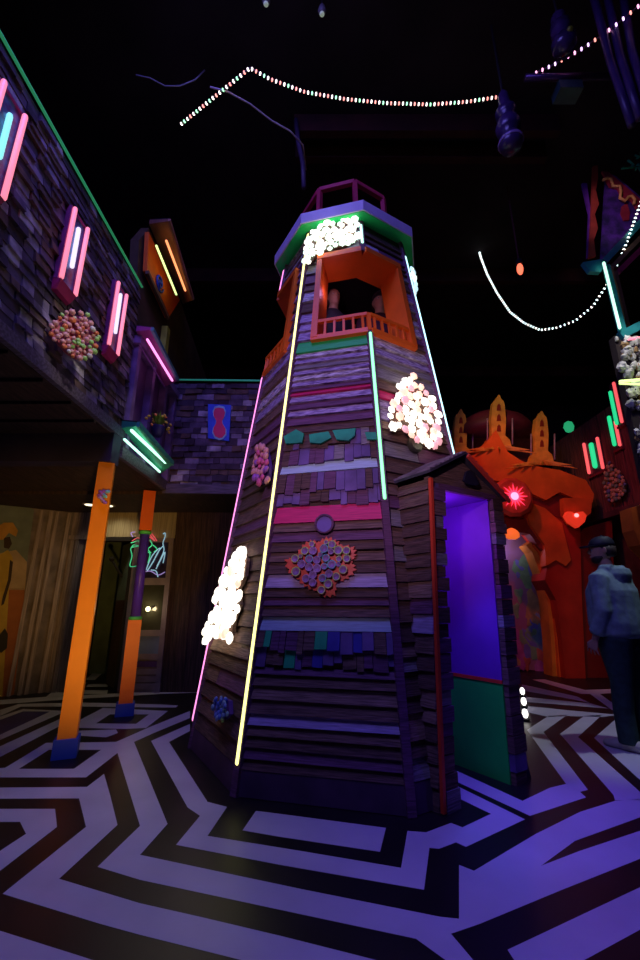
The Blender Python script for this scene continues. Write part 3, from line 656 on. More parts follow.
# corner windows
for k in (-2, 0, 2, 4):
    fr = MB()
    sides = ((k - 1, .22, 1., .22), (k, 0., .78, .78))
    for i, t0, t1, tj in sides:
        fr.hexa([FP(i, t0, ZH - .02, -.26), FP(i, t1, ZH - .02, -.26), FP(i, t1, ZH - .035, .07), FP(i, t0, ZH - .035, .07), FP(i, t0, ZH + .05, -.26), FP(i, t1, ZH + .05, -.26), FP(i, t1, ZH + .03, .07), FP(i, t0, ZH + .03, .07)], p_orange)
        fr.hexa([FP(i, t0, ZB - .03, -.10), FP(i, t1, ZB - .03, -.10), FP(i, t1, ZB - .03, .06), FP(i, t0, ZB - .03, .06), FP(i, t0, ZB + .02, -.10), FP(i, t1, ZB + .02, -.10), FP(i, t1, ZB + .02, .06), FP(i, t0, ZB + .02, .06)], p_orange)
        a, b_ = (tj, tj + .09) if tj < .5 else (tj - .09, tj)
        fr.hexa([FP(i, a, ZB, -.22), FP(i, b_, ZB, -.22), FP(i, b_, ZB, .065), FP(i, a, ZB, .065), FP(i, a, ZH, -.22), FP(i, b_, ZH, -.22), FP(i, b_, ZH, .065), FP(i, a, ZH, .065)], p_orange)
    f = fr.build('window_frame', tower)
    rl = MB()
    for i, t0, t1, tj in sides: rl.bar(FP(i, t0, ZB + .19, .04), FP(i, t1, ZB + .19, .04), .035, .03, p_orange)
    rl.build('top_rail', f)
    for i, t0, t1, tj in sides:
        for q in range(6):
            t = t0 + (t1 - t0) * (q + .5) / 6
            MB().bar(FP(i, t, ZB + .01, .04), FP(i, t, ZB + .19, .04), .022, .022, p_orange).build('baluster', f)
    MB().bar(VT(k, ZB + .01, .03), VT(k, ZB + .21, .03), .035, .035, p_orange).build('corner_post', f)
# roof
def octo(r, z): return [V3((TC.x + r * math.cos(R(A0 + 45 * i)), TC.y + r * math.sin(R(A0 + 45 * i)), z)) for i in range(8)]
MB().prism(octo(.86, 5.06), (0, 0, .02), mat('soffit green', (.02, .65, .16), .5, .15, 4)).build('soffit', tower)
MB().prism([VT(i, ZH + .06, -.05) for i in range(8)], (0, 0, .03), black).build('room_ceiling', tower)
fb = MB(); fa = mat('fascia white lilac', (.62, .55, .75), .5, .12, 4)
o1 = octo(.875, 5.065); o2 = octo(.84, 5.065)
for i in range(8):
    j = (i + 1) % 8; u = V3((0, 0, .13)); fb.hexa([o1[i], o1[j], o2[j], o2[i], o1[i] + u, o1[j] + u, o2[j] + u, o2[i] + u], fa)
fb.build('fascia', tower)
rf = MB(); a = octo(.85, 5.19); b_ = octo(.42, 5.30); rf.add(a + b_, [(i, (i + 1) % 8, 8 + (i + 1) % 8, 8 + i) for i in range(8)] + [tuple(range(8, 16))], charcoal); rf.build('roof', tower)
cup = MB(); cm = mat('cupola magenta', (.55, .03, .10), .55, .2, 4); c0 = octo(.56, 5.26); c1 = octo(.54, 5.84)
for i in range(8):
    j = (i + 1) % 8; cup.bar(c0[i], c1[i], .05, .05, cm); cup.bar(c1[i], c1[j], .05, .05, cm); cup.bar(c0[i], c0[j], .05, .05, cm)
cu = cup.build('cupola', tower)
st = MB(); cs = V3((TC.x, TC.y, 5.58)); gm = mat('cupola lattice olive', (.10, .22, .05), .6)
for k in range(6):
    d = V3((math.cos(k * 1.05), math.sin(k * 1.05) * .6, .5 * math.sin(k * 2.1))) * .34; st.bar(cs - d, cs + d, .02, .02, gm)
st.build('lattice', cu)
# boards fixed to the front face
tl = MB()
for px in ([(286, 440), (298, 433), (306, 437), (304, 446), (288, 447)], [(311, 438), (330, 435), (333, 441), (322, 447), (312, 446)], [(334, 434), (357, 432), (356, 439), (350, 444), (338, 443)], [(366, 436), (377, 436), (378, 443), (368, 443)]):
    tl.prism([face_px(-1, x, y)[2] + FN(-1) * .065 for x, y in px], -FN(-1) * .02, p_teal)
tl.build('teal_boards', tower, label='teal painted scrap boards')
cw = face_px(-1, 326, 526)[2]
MB().lathe(cw + FN(-1) * .03, [(.0, .03), (.065, .03), (.065, .0)], mat('porthole lilac', (.17, .11, .40), .5, .2, 4), 20, FN(-1)).tube([cw + FN(-1) * .06 + (V3((math.cos(R(A0 - 22.5 + 90)), math.sin(R(A0 - 22.5 + 90)), 0)) * math.cos(a) + V3((0, 0, 1)) * math.sin(a)) * .068 for a in [k * math.pi / 10 for k in range(20)]], .010, wood_d, 6, True).build('porthole', tower, label='round violet porthole disc')
cw = face_px(0, 411, 447)[2]
MB().lathe(cw + FN(0) * .03, [(.075, .0), (.075, .03), (.055, .04), (0, .03)], mat('vent dark', (.05, .05, .03), .5, .3, 4), 20, FN(0)).build('round_vent', tower, label='dark round vent')

# ------------------------------------------------------------------ entrance porch
porch = thing('entrance_porch', 'small gabled plank porch with purple and green passage on the tower', 'porch', PP(.4, 0, 0))
def pbox(mb, s0, s1, d0, d1, z0, z1, m): mb.hexa([PP(s0, d0, z0), PP(s1, d0, z0), PP(s1, d1, z0), PP(s0, d1, z0), PP(s0, d0, z1), PP(s1, d0, z1), PP(s1, d1, z1), PP(s0, d1, z1)], m)
rnd = random.Random(23)
for nm, s0, s1 in (('left_jamb', .015, .115), ('right_jamb', .72, .83)):
    mb = MB(); z = 0
    while z < 2.02:
        h = min(rnd.uniform(.075, .12), 2.03 - z); e = rnd.uniform(0, .022)
        m = rnd.choices([wood_a, wood_b, wood_d, wood_e, p_slate, p_lav], [3, 4, 2.5, 1.5, 1, .25])[0]
        if nm == 'left_jamb': pbox(mb, s0, s1 + e, -.03 - e, .16, z, z + h - .006, m)
        else: pbox(mb, s0 - e * .6, s1 + e, -.03 - e, .30, z, z + h - .006, m)
        z += h
    mb.build(nm, porch)
mb = MB(); z = 0                                   # left flank, planks running back to the tower
while z < 2.05:
    h = min(rnd.uniform(.08, .13), 2.06 - z); m = rnd.choices([wood_a, wood_b, wood_c, wood_d, p_lav, p_mag, wood_red], [4, 4, 2, 2, .8, .6, .6])[0]
    dd = .08 + .26 * z / 2.0
    mb.hexa([PP(-.012, -.01, z), PP(.03, -.01, z), PP(.03, dd, z), PP(-.03, dd, z), PP(.0, -.01, z + h - .005), PP(.03, -.01, z + h - .005), PP(.03, dd, z + h - .005), PP(-.005, dd, z + h - .005)], m); z += h
mb.build('left_flank', porch)
mb = MB(); z = 0
while z < 2.05:
    h = min(rnd.uniform(.08, .13), 2.06 - z); pbox(mb, .83, .86, .0, .75, z, z + h - .005, rnd.choice([wood_a, wood_b, wood_d])); z += h
mb.build('right_flank', porch)
MB().bar(PP(-.012, -.045, .01), PP(-.012, -.045, 2.05), .024, .024, p_red, up=PN).build('corner_strip', porch, label='red corner strip')
g = MB(); pbox(g, .70, .72, .0, 1.0, 0, .62, p_gwall); g.build('passage_wall_lower', porch, label='green painted lower passage wall')
g = MB(); pbox(g, .70, .72, .0, 1.0, .645, 2.0, p_purple); g.build('passage_wall_upper', porch, label='purple painted upper passage wall')
g = MB(); pbox(g, .695, .72, .0, 1.0, .62, .645, p_red); g.build('dado_strip', porch, label='red strip between the painted walls')
g = MB(); pbox(g, .02, .04, .16, 1.0, 0, 2.0, p_purple); pbox(g, .04, .70, 1.0, 1.02, 0, 2.0, p_purple); pbox(g, .04, .72, .0, 1.0, 1.99, 2.01, p_purple); g.build('passage_lining', porch)
g = MB(); g.prism([PP(.0, -.02, 2.0), PP(.83, -.02, 2.0), PP(.83, -.02, 2.03), PP(.37, -.02, 2.26), PP(.0, -.02, 2.08)], -PN * .05, wood_a); pbox(g, .08, .76, -.035, .0, 1.985, 2.03, wood_d); g.build('gable', porch)
g = MB(); gc = PP(.42, -.05, 2.12); g.prism([gc + PD * x + V3((0, 0, y)) for x, y in ((-.09, -.04), (-.05, -.06), (.05, -.06), (.09, -.04), (.05, .04), (0, .06), (-.05, .04))], PN * .02, black); g.build('gable_ornament', porch)
for s0, z0, s1, z1, nm in ((-.05, 2.08, .36, 2.30, 'roof_left'), (.88, 1.99, .36, 2.30, 'roof_right')):
    g = MB(); a, b_ = PP(s0, -.08, z0), PP(s1, -.08, z1); c, d = PP(s1, .75, z1), PP(s0, .75, z0); u = V3((0, 0, .022))
    g.hexa([a, b_, c, d, a + u, b_ + u, c + u, d + u], charcoal)
    ro = g.build(nm, porch)
    n_ = 8
    g = MB()
    for k in range(n_):
        q0 = a.lerp(b_, k / n_); q1 = a.lerp(b_, (k + 1) / n_ - .02); r0 = d.lerp(c, k / n_); r1 = d.lerp(c, (k + 1) / n_ - .02)
        g.hexa([q0 + u, q1 + u, r1 + u, r0 + u, q0 + u * 1.7, q1 + u * 1.1, r1 + u * 1.1, r0 + u * 1.7], mat('roof shingle', (.22, .17, .19), .8, .5, 8))
    g.build('shingle_course', ro)
a, b_ = PP(.87, -.088, 1.98), PP(.37, -.088, 2.285)
MB().bar(a, b_, .02, .03, p_red).build('barge_board', porch, label='red barge board')

# ------------------------------------------------------------------ light clusters and corals on the tower
def onface(i, x, y, out=.05): return face_px(i, x, y)[2] + FN(i) * out
def fcluster(label, i, cx, cy, outline, n, mw, rr, seed, name='light_cluster', cat='light', backm=None, part='bulb', group=None):
    o = onface(i, cx, cy); u = (VT(i + 1, 1) - VT(i, 1)).normalized(); nrm = FN(i); v = nrm.cross(u).normalized()
    if v.z < 0: v = -v
    pts = []
    for x, y in outline:
        d = onface(i, x, y) - o; pts.append((d.dot(u), d.dot(v)))
    return cluster(label, cat, name, pts, u, v, nrm, n, mw, rr, backm or wood_b, part, seed, o, group)
WM = [(B_warm, 6), (B_mint, 2), (B_peach, 1.2)]
fcluster('white glowing bulb cluster under the tower eave above the front window', -1, 335, 243, [(313, 240), (325, 231), (345, 224), (358, 224), (360, 246), (346, 253), (330, 257), (316, 263), (312, 270), (306, 272), (306, 258)], 60, [(B_warm, 4), (B_mint, 5)], .034, 3)
fcluster('large blush and white bulb cluster on the right face above the porch roof', 0, 408, 420, [(393, 388), (406, 380), (414, 396), (426, 402), (432, 430), (430, 452), (418, 452), (398, 436), (383, 437), (383, 411)], 75, [(B_warm, 5), (B_peach, 3), (B_pink, 2.5)], .036, 4)
fcluster('white bulb cluster trailing down the left face beside the pink tube', -2, 236, 600, [(251, 548), (258, 556), (256, 575), (248, 590), (251, 606), (244, 622), (242, 640), (224, 634), (213, 645), (213, 632), (223, 612), (226, 592), (236, 575)], 90, [(B_warm, 8), (B_peach, 1.5)], .042, 5)
uu_ = (VT(2, 1) - VT(1, 1)).normalized()
cluster('small icy bulb cluster high on the far right face of the tower', 'light', 'light_cluster', blob(10, .12, .17, 6), uu_, FN(1).cross(uu_), FN(1), 20, [(B_mint, 3), (glow('bulb ice', (.6, .9, 1), 1.0), 3)], .032, wood_b, 'bulb', 6, FP(1, .14, 4.58, .03))
fcluster('pink bottle-end coral half way up the left face by the yellow tube', -2, 270, 468, [(267, 449), (275, 450), (279, 470), (277, 485), (268, 488), (262, 474)], 30, [(o_pink, 4), (mat('bottle end rose', (.85, .15, .35), .4), 3), (o_viol, 1)], .03, 7, 'coral_ornament', 'ornament', p_darkpurple, 'bottle_end')
fcluster('blue bottle-end coral low on the left face by the yellow tube', -2, 233, 708, [(226, 702), (233, 697), (240, 700), (241, 715), (234, 721), (226, 716)], 34, [(o_blue, 4), (mat('bottle end steel', (.2, .35, .5), .4), 3), (o_grn, .8)], .022, 8, 'coral_ornament', 'ornament', p_darkpurple, 'bottle_end')
# big coral flower of bottle ends with a red rim
co = onface(-1, 322, 568, .045); cor = thing('coral_ornament', 'large violet bottle-end coral with a jagged red rim on front face', 'ornament', co)
star = [(286, 561), (297, 558), (304, 546), (312, 541), (320, 543), (328, 538), (337, 541), (343, 546), (356, 548), (358, 556), (354, 563), (358, 571), (350, 580), (338, 584), (337, 597), (326, 599), (316, 592), (306, 588), (298, 580), (290, 574)]
def spx(px, s, out): return [onface(-1, 322 + (x - 322) * s, 568 + (y - 568) * s, out) for x, y in px]
jag = []
for k, (x, y) in enumerate(star):
    x2, y2 = star[(k + 1) % len(star)]; jag += [(x, y)] + [((x * (1 - q) + x2 * q - 322) * s_ + 322, (y * (1 - q) + y2 * q - 568) * s_ + 568) for q, s_ in ((.25, .93), (.5, 1.03), (.75, .92))]
MB().prism(spx(jag, 1.0, .05), -FN(-1) * .02, mat('coral rim red', (1, .13, .06), .45, .25, 30)).build('rim', cor)
cupm = mat('cup violet', (.30, .17, .42), .45, .3, 12); ringm = [mat('cup ring lime', (.65, .95, .22), .4, .2, 10), mat('cup ring aqua', (.20, .60, .60), .4, .2, 10), mat('cup ring mauve', (.55, .35, .60), .4, .2, 10)]
got = []; rnd = random.Random(9); nrm = FN(-1); uu = (VT(0, 1) - VT(-1, 1)).normalized(); vv = nrm.cross(uu)
def ins(x, y, pts):
    c = False
    for (x1, y1), (x2, y2) in zip(pts, pts[1:] + pts[:1]):
        if (y1 > y) != (y2 > y) and x < (x2 - x1) * (y - y1) / (y2 - y1) + x1: c = not c
    return c
inner = [((x - 322) * .80 + 322, (y - 568) * .80 + 568) for x, y in star]
for r_ in (4.6, 4.6, 3.6, 2.6):
    for k in range(900):
        x = rnd.uniform(292, 352); y = rnd.uniform(542, 597); r = r_ * rnd.uniform(.85, 1.05)
        if not ins(x, y, inner) or any((x - a) ** 2 + (y - b) ** 2 < (.92 * (r + c)) ** 2 for a, b, c in got): continue
        got.append((x, y, r))
        if len(got) > 62: break
for x, y, r in got:
    p = onface(-1, x, y, .055); rr = r * (p - EYE).length / FOC * .95; edge = math.hypot(x - 322, y - 568)
    cp = MB().lathe(p, [(rr * .55, -.005), (rr, .02), (rr * .9, .035), (rr * .5, .022), (0, .022)], cupm, 14, nrm).build('cup', cor, smooth=True)
    MB().tube([p + nrm * .034 + (uu * math.cos(a) + vv * math.sin(a)) * rr * .93 for a in [q * math.pi / 6 for q in range(12)]], rr * .11, ringm[0] if edge > 19 else rnd.choice(ringm[1:] + [ringm[2]]), 5, True).build('rim_ring', cp, smooth=True)
# lights on the floor behind the porch
for x, y, lb in ((523, 692, 'small white floor light at the porch flank, furthest back'), (524.5, 703, 'small white floor light at the porch flank, middle of three'), (526, 716, 'small white floor light at the porch flank, nearest the camera')):
    p = PZ(x, y + 5, .0); t = thing('floor_light', lb, 'light', p, 'white lights on the floor behind the porch')
    MB().lathe(p, [(.035, 0), (.04, .02), (.02, .03)], black, 12).build('base', t)
    MB().ball(p + V3((0, 0, .07)), (.03, .03, .045), glow('floor bulb', (1, .95, .9), 3)).build('globe', t, smooth=True)

# ================================================================== STRING LIGHTS AND HANGING THINGS
def catenary(p, q, sag, n): return [p.lerp(q, k / n) + V3((0, 0, -sag * 4 * (k / n) * (1 - k / n))) for k in range(n + 1)]
ledm = [glow('led white', (1, .9, .8), 3), glow('led green', (.35, 1, .5), 2.2), glow('led red', (1, .3, .25), 2.2), glow('led violet', (.8, .5, 1), 2.4), glow('led ice', (.75, 1, 1), 3), glow('led rose', (1, .4, .7), 2.4)]
cordm = mat('string cord', (.10, .06, .08), .5)
def string(label, pts, count, pal, r):
    t = thing('string_light', label, 'light', pts[0], 'string lights slung under the ceiling')
    MB().tube(pts, r * .45, cordm, 6).build('cord', t, smooth=True)
    L = [0]
    for a, b in zip(pts, pts[1:]): L.append(L[-1] + (b - a).length)
    for k in range(count):
        d = L[-1] * (k + .5) / count; i = max(j for j in range(len(pts) - 1) if L[j] <= d); f = (d - L[i]) / (L[i + 1] - L[i]); p = pts[i].lerp(pts[i + 1], f); tdir = (pts[i + 1] - pts[i]).normalized()
        m = ledm[pal[k % len(pal)]]; key = ('led', m.name)
        rot = tdir.to_track_quat('Z', 'Y').to_euler()
        if key not in PROTO:
            o = MB().ball((0, 0, 0), (1, 1, .55), m, 8, 4).build('led', t, smooth=True)
            for vtx in o.data.vertices: vtx.co = vtx.co + WLOC[t]
            PROTO[key] = o; o.location = p - WLOC[t]; o.rotation_euler = rot; o.scale = (r, r, r)
        else: inst(PROTO[key], t, p, rot, r)
ZS = 6.5
string('short string of multicolour lights rising to the ceiling hook at upper left', catenary(PZ(180, 125, ZS), PZ(250, 68, ZS), .0, 6), 21, (0, 1, 0, 2), .018)
pts = [PZ(x, y, ZS) for x, y in ((250, 68), (270, 79), (305, 92), (345, 99), (385, 103), (430, 104.5), (465, 102), (498, 97))]
string('long sagging string of multicolour lights across the dark ceiling', pts, 62, (0, 2, 0, 1, 0, 2), .018)
pts = [PZ(x, y, ZS) for x, y in ((527, 77), (555, 64), (585, 47), (612, 28), (640, 5), (665, -18))]
string('pink and violet string of lights running off the upper right corner', pts, 20, (2, 5, 5, 3, 3), .018)
def lerp(a, b, f): return a + (b - a) * f
px = [(478, 247), (481, 258), (487, 274), (497, 293), (510, 312), (524, 323), (540, 330), (556, 328), (575, 321), (593, 306), (610, 280), (625, 247), (640, 205), (648, 180)]
pts = [PY(x, y, lerp(6.6, 4.3, k / 13)) for k, (x, y) in enumerate(px)]
string('drooping string of icy white lights hung to the booth at right', pts, 98, (0, 4, 4), .017)
# red pendant
p = PY(520, 269, 5.2); t = thing('pendant_lamp', 'small glowing red lamp hanging in the dark below the string lights', 'lamp', p)
MB().ball(p, (.045, .045, .10), glow('red lamp', (1, .16, .08), 1.8)).build('bulb', t, smooth=True)
MB().lathe(p + V3((0, 0, .08)), [(.05, 0), (.05, .07), (.02, .1)], black, 12).build('cap', t)
MB().tube([p + V3((0, 0, .17)), V3((p.x, p.y, 7.5))], .012, mat('pendant wire', (.12, .03, .04), .6), 6).build('wire', t)
# lantern, bottle, bar
c = PZ(512, 150, 5.6); t = thing('hanging_lantern', 'dark violet hanging lantern of three stacked bulges at the string end', 'lantern', c)
lv = mat('lantern violet', (.06, .03, .12), .3, .4, 6, spec=.6); k_ = (PZ(512, 85, 5.6 + .9) - c)
top = PZ(511, 84, 6.45)
ax = V3((0, 0, 1)); hh = 6.47 - 5.6
MB().lathe(c, [(.03, 0), (.10, .03), (.12, .10), (.10, .17), (.05, .20), (.11, .24), (.125, .32), (.10, .40), (.05, .43), (.10, .47), (.105, .54), (.05, .62), (.06, .66), (.05, .78), (.015, .85)], lv, 18).build('body', t, smooth=True)
MB().tube([c + V3((0, 0, .84)), c + V3((0, 0, 1.9))], .012, black, 6).build('chain', t)
MB().lathe(c, [(.121, .085), (.126, .10), (.121, .115)], mat('lantern band', (.35, .22, .5), .3), 18).build('band', t)
c = PZ(566, 52, 6.2); t = thing('hanging_bottle', 'violet knobbly bottle ornament hanging above the horizontal bar', 'ornament', c)
MB().lathe(c, [(.03, 0), (.10, .05), (.11, .14), (.06, .22), (.09, .28), (.09, .36), (.05, .42), (.07, .48), (.03, .56)], mat('bottle violet', (.06, .03, .10), .25, .5, 8, spec=.7), 16).build('body', t, smooth=True)
MB().tube([c + V3((0, 0, .55)), c + V3((0, 0, 1.3))], .01, black, 6).build('wire', t)
MB().ball(c + V3((0, -.10, .12)), .03, mat('bottle eye', (.25, .30, .02), .3)).build('bead', t, smooth=True)
t = tag(MB().tube([PZ(525, 78, 6.45), PZ(612, 76, 6.45)], .035, mat('bar violet', (.12, .06, .14), .35, .3, 4, metal=.6), 10).build('ceiling_bar', smooth=True), 'horizontal violet metal bar beside the hanging lantern', 'bar')
p = PZ(568, 96, 6.3); t = thing('ceiling_spotlight', 'small teal box spotlight under the horizontal bar', 'light', p)
MB().box(p - V3((.12, .08, 0)), p + V3((.12, .08, .12)), mat('fixture teal', (.03, .08, .09), .4)).build('housing', t); MB().tube([p + V3((0, 0, .12)), p + V3((0, 0, .25))], .015, black, 6).build('bracket', t)
cb_ = mat('cable violet', (.055, .025, .11), .4, .3, 4)
for k, (a, b_, c, lb) in enumerate((((592, -10), (610, 60), (632, 125), 'violet hanging cable nearest the ceiling bar, upper right'), ((606, -10), (620, 55), (640, 118), 'violet hanging cable in the middle of the upper right trio'), ((622, -10), (632, 50), (650, 110), 'violet hanging cable nearest the right frame edge'))):
    P = [PZ(*a, 7.0), PZ(*b_, 6.2), PZ(*c, 5.2)]
    tag(MB().tube([P[0], P[0].lerp(P[1], .5), P[1], P[1].lerp(P[2], .5), P[2]], .035, cb_, 8).build('hanging_cable', smooth=True), lb, 'cable', 'violet cables at upper right')
tag(MB().tube([PZ(304, 188, 5.9), PZ(303, 165, 6.3), PZ(298, 140, 6.8), PZ(296, 120, 7.4)], .03, mat('mast violet', (.06, .04, .09), .5), 8).build('cable_mast', smooth=True), 'dark thick cable dropping behind the tower cupola', 'cable')
tag(MB().tube([PZ(*q, ZS) for q in ((210, 87), (228, 92), (250, 104), (272, 121), (290, 131), (303, 145), (306, 170))], .010, mat('cable pale', (.5, .42, .45), .5), 6).build('loose_cable', smooth=True), 'pale loose cable curving from the string lights to the tower', 'cable')
tag(MB().tube([PZ(*q, 7.0) for q in ((136, 75), (150, 78), (165, 86), (180, 86), (195, 80))] + [PZ(205, 70, 7.52)], .008, mat('cable grey', (.3, .3, .36), .5), 6).build('loose_cable', smooth=True), 'thin grey cable high on the dark ceiling at left', 'cable')
for x, y, lb in ((322, 14, 'tiny pale ceiling fixture at the top centre, right of its twin'), (266, 4, 'tiny bluish ceiling fixture at the top edge, left of its twin')):
    p = PZ(x, y, 7.25); t = thing('ceiling_fixture', lb, 'light', p, 'ceiling fixtures')
    MB().lathe(p, [(.03, 0), (.045, .05), (.03, .12)], mat('fixture grey', (.2, .2, .18), .5), 12).build('housing', t, smooth=True); MB().tube([p + V3((0, 0, .1)), p + V3((0, 0, .25))], .01, black, 6).build('stem', t)
    MB().ball(p, (.028, .028, .012), glow('fixture lens', (.6, .75, .6), .25), 8, 4).build('lens', t)

# ================================================================== RIGHT SIDE
XR = 5.2
bark = mat('right wall boards', (.16, .055, .045), .8, .5, 4, (10, 10, .8), bump=.3)
rw = MB(); rw.box((XR, 6.13, 2.76), (XR + .12, 9.1, 4.57), bark)
for k in range(12): rw.box((XR - .015, 6.15 + k * .245, 2.76), (XR, 6.37 + k * .245, 4.57), bark)
rw.box((XR, 9.0, 2.76), (8.8, 9.1, 4.57), bark); rw.box((XR - .02, 6.13, 2.66), (8.8, 9.1, 2.76), mat('jetty beam', (.10, .045, .04), .8, .4, 4))
struct(rw.build('wall_right_upper'))
lo = MB(); lo.box((XR + .35, 5.6, 0), (XR + .45, 10.4, 2.66), mat('right lower wall', (.10, .035, .02), .8, .5, 3)); struct(lo.build('wall_right_lower'))
def tubewin(label, tubes, pane):
    X = XR - .05; a = [PX(*p, X) for t in tubes for p in t[:2]]
    y0, y1 = min(p.y for p in a), max(p.y for p in a); z0, z1 = min(p.z for p in a), max(p.z for p in a)
    t = thing('neon_window', label, 'window', (X, (y0 + y1) / 2, z0), 'neon tube windows on the right wall')
    MB().box((XR - .03, y0 - .03, z0 - .02), (XR - .015, y1 + .03, z1 + .02), pane).build('pane', t)
    MB().box((XR - .06, y0 - .05, z0 - .06), (XR - .01, y1 + .05, z0 - .02), mat('right sill', (.25, .03, .05), .6)).build('sill', t)
    for p, q, m, r in tubes:
        P, Q = PX(*p, X), PX(*q, X); ym = (P.y + Q.y) / 2; neon('neon_tube', (X, ym, Q.z), (X, ym, P.z), r, m, t)
pn = mat('right pane', (.09, .02, .05), .3, .3, 5)
tubewin('neon window of two red tubes and one green beside the coral shield', [((583.5, 443), (589.5, 474), N_red, .028), ((590.5, 443), (596, 468), N_green2, .045), ((597, 437), (603, 469), N_red, .028)], pn)
tubewin('upper neon window of a red and a green tube next to the crystal wall', [((613.5, 382), (622, 423), N_red, .024), ((610, 391), (617, 425), N_green2, .03)], pn)
tubewin('lower neon window of a green and a red tube under the upper one', [((608.5, 416), (615, 446), N_green2, .032), ((614.5, 421), (620.5, 446), N_red, .024)], pn)
sc = PX(615, 481, XR - .05); 
o2_ = [(.0, .30), (.06, .20), (.11, .05), (.13, -.12), (.10, -.25), (.0, -.30), (-.11, -.26), (-.15, -.12), (-.12, .02), (-.08, .12)]
cluster('yellowish coral-crusted shield hanging on the right wall under neon windows', 'ornament', 'coral_shield', [(-x * 2.0, y * 1.2) for x, y in o2_], (0, -1, 0), (0, 0, 1), (-1, 0, 0), 60, [(mat('shell cream', (.55, .45, .22), .6, .4, 15), 5), (mat('shell green', (.2, .35, .2), .6, .4, 15), 2), (mat('shell blue', (.12, .2, .35), .6, .4, 15), 1)], .04, mat('shield base', (.3, .22, .1), .7), 'shell', 12, sc)
p = PY(569, 427, 9.05); t = thing('rock_light', 'small glowing green faceted lamp above the far end of right wall', 'lamp', p)
MB().ball(p, (.12, .10, .15), glow('green rock', (.03, .55, .22), .6), 7, 4).build('lamp_shade', t); MB().tube([p - V3((0, 0, .1)), (p.x, p.y, 4.58)], .02, black, 6).build('stand', t)
MB().box((p.x - .12, p.y - .3, 4.57), (p.x + .15, p.y + .04, 4.60), black).build('bracket', t)

# booth
YK = 4.55
K0 = PY(616.5, 335, YK); K1 = PY(624, 470, YK)
bo = thing('corner_booth', 'corner booth with a crystal-crusted wall and a teal neon tube at right', 'booth', (K0.x + .5, YK, K1.z))
rk = MB(); kx = K0.x
rk.box((kx - .02, YK + .02, K1.z - .4), (kx + 2.2, YK + .12, K0.z), mat('booth core', (.03, .02, .022), .8))
rnd = random.Random(31); qm = [mat('quartz white', (.75, .75, .70), .5, .5, 8, bump=.5), mat('quartz amber', (.45, .28, .12), .6, .5, 8, bump=.5), mat('quartz dark', (.10, .08, .09), .6, .4, 8)]
for k in range(330):
    x = kx + rnd.uniform(-.01, .62); z = rnd.uniform(K1.z + .1, K0.z - .03); r = rnd.uniform(.025, .062); h_ = [rnd.uniform(.65, 1.2) for _ in range(60)]
    it = iter(h_ * 3); rk.ball((x, YK + .0, z), (r, r * 1.1, r * rnd.uniform(.8, 1.4)), rnd.choices(qm, (5, 2, 2.5))[0], 7, 4, lambda q: next(it))
rk.build('crystal_wall', bo)
spot('crystal_fill', (3.2, 3.4, 5.4), (4.0, YK, 3.7), 40, 110, (1, .95, .85), .6)  # added spot, source unseen, to brighten the crystals
neon('neon_tube', PY(603.5, 262, YK - .06), PY(620, 329, YK - .06), .017, N_mint, bo, 'mint neon tube')
teal = mat('booth teal', (.03, .30, .33), .45, .3, 4)
MB().prism([PY(x, y, YK) for x, y in ((583, 262), (601, 259), (606, 262), (601, 272), (590, 271))], (0, .06, 0), teal).build('bracket', bo)
MB().bar(PY(606, 266, YK + .02), PY(623, 334, YK + .02), .07, .06, teal).build('corner_beam', bo)
MB().bar(PY(604, 262, YK + .1), PY(645, 218, YK + .1), .06, .08, teal).build('brace', bo)
MB().bar(PY(611, 268, YK + .14), PY(650, 228, YK + .14), .05, .06, mat('brace brown', (.30, .15, .08), .6)).build('brace', bo)
MB().bar(PY(618, 272, YK + .16), PY(655, 236, YK + .16), .05, .07, mat('brace magenta', (.50, .02, .12), .5)).build('brace', bo)
MB().bar(PY(613, 266, YK + .18), PY(628, 330, YK + .18), .05, .05, mat('booth post ochre', (.32, .18, .08), .6)).build('post', bo)
MB().bar(PY(620, 336, YK), PY(660, 316, YK), .06, .10, teal).build('sill', bo)
for (a, b_, m) in (((628, 340), (660, 333), N_rose), ((630, 338), (660, 345), N_rose)): neon('neon_tube', PY(*a, YK - .05), PY(*b_, YK - .05), .012, m, bo, 'rose neon tube')
neon('neon_tube', PY(619, 381.5, YK - .16), PY(660, 378, YK - .16), .016, N_lime, bo, 'lime neon tube'); neon('neon_tube', PY(619, 383.5, YK - .14), PY(660, 385, YK - .14), .012, N_lime, bo, 'lime neon tube')
cv = thing('painted_banner', 'red and violet painted banner with scalloped orange edge above the booth', 'banner', PY(610, 255, YK + .3))
bn = lambda nm, px, m, dy: MB().prism([PY(x, y, YK + dy) for x, y in px], (0, .03, 0), m).build(nm, cv)
bn('left_drape', [(593, 166), (598, 165), (598, 178), (596, 190), (599, 204), (595, 214), (598, 228), (594, 240), (596, 256), (589, 258), (591, 220)], mat('drape vermilion', (.50, .06, .03), .6, .3, 6), .30)
bn('violet_drape', [(582, 183), (587, 183), (591, 212), (590, 256), (587, 258), (589, 214)], mat('drape violet', (.16, .03, .30), .6, .3, 6), .33)
bn('field', [(606, 172), (616, 176), (640, 196), (648, 205), (648, 215), (604, 262), (601, 258)], mat('banner violet', (.12, .03, .28), .6, .6, 7, col2=(.03, .02, .08)), .34)
bn('upper_field', [(602, 171), (609, 172), (630, 190), (646, 204), (637, 208), (632, 200), (622, 196), (618, 188), (610, 186)], mat('banner crimson', (.45, .03, .05), .6, .3, 6), .30)
bn('medallion', [(622, 206), (627, 203), (630, 212), (629, 220), (624, 220), (621, 213)], mat('banner crimson', (.45, .03, .05), .6, .3, 6), .32)
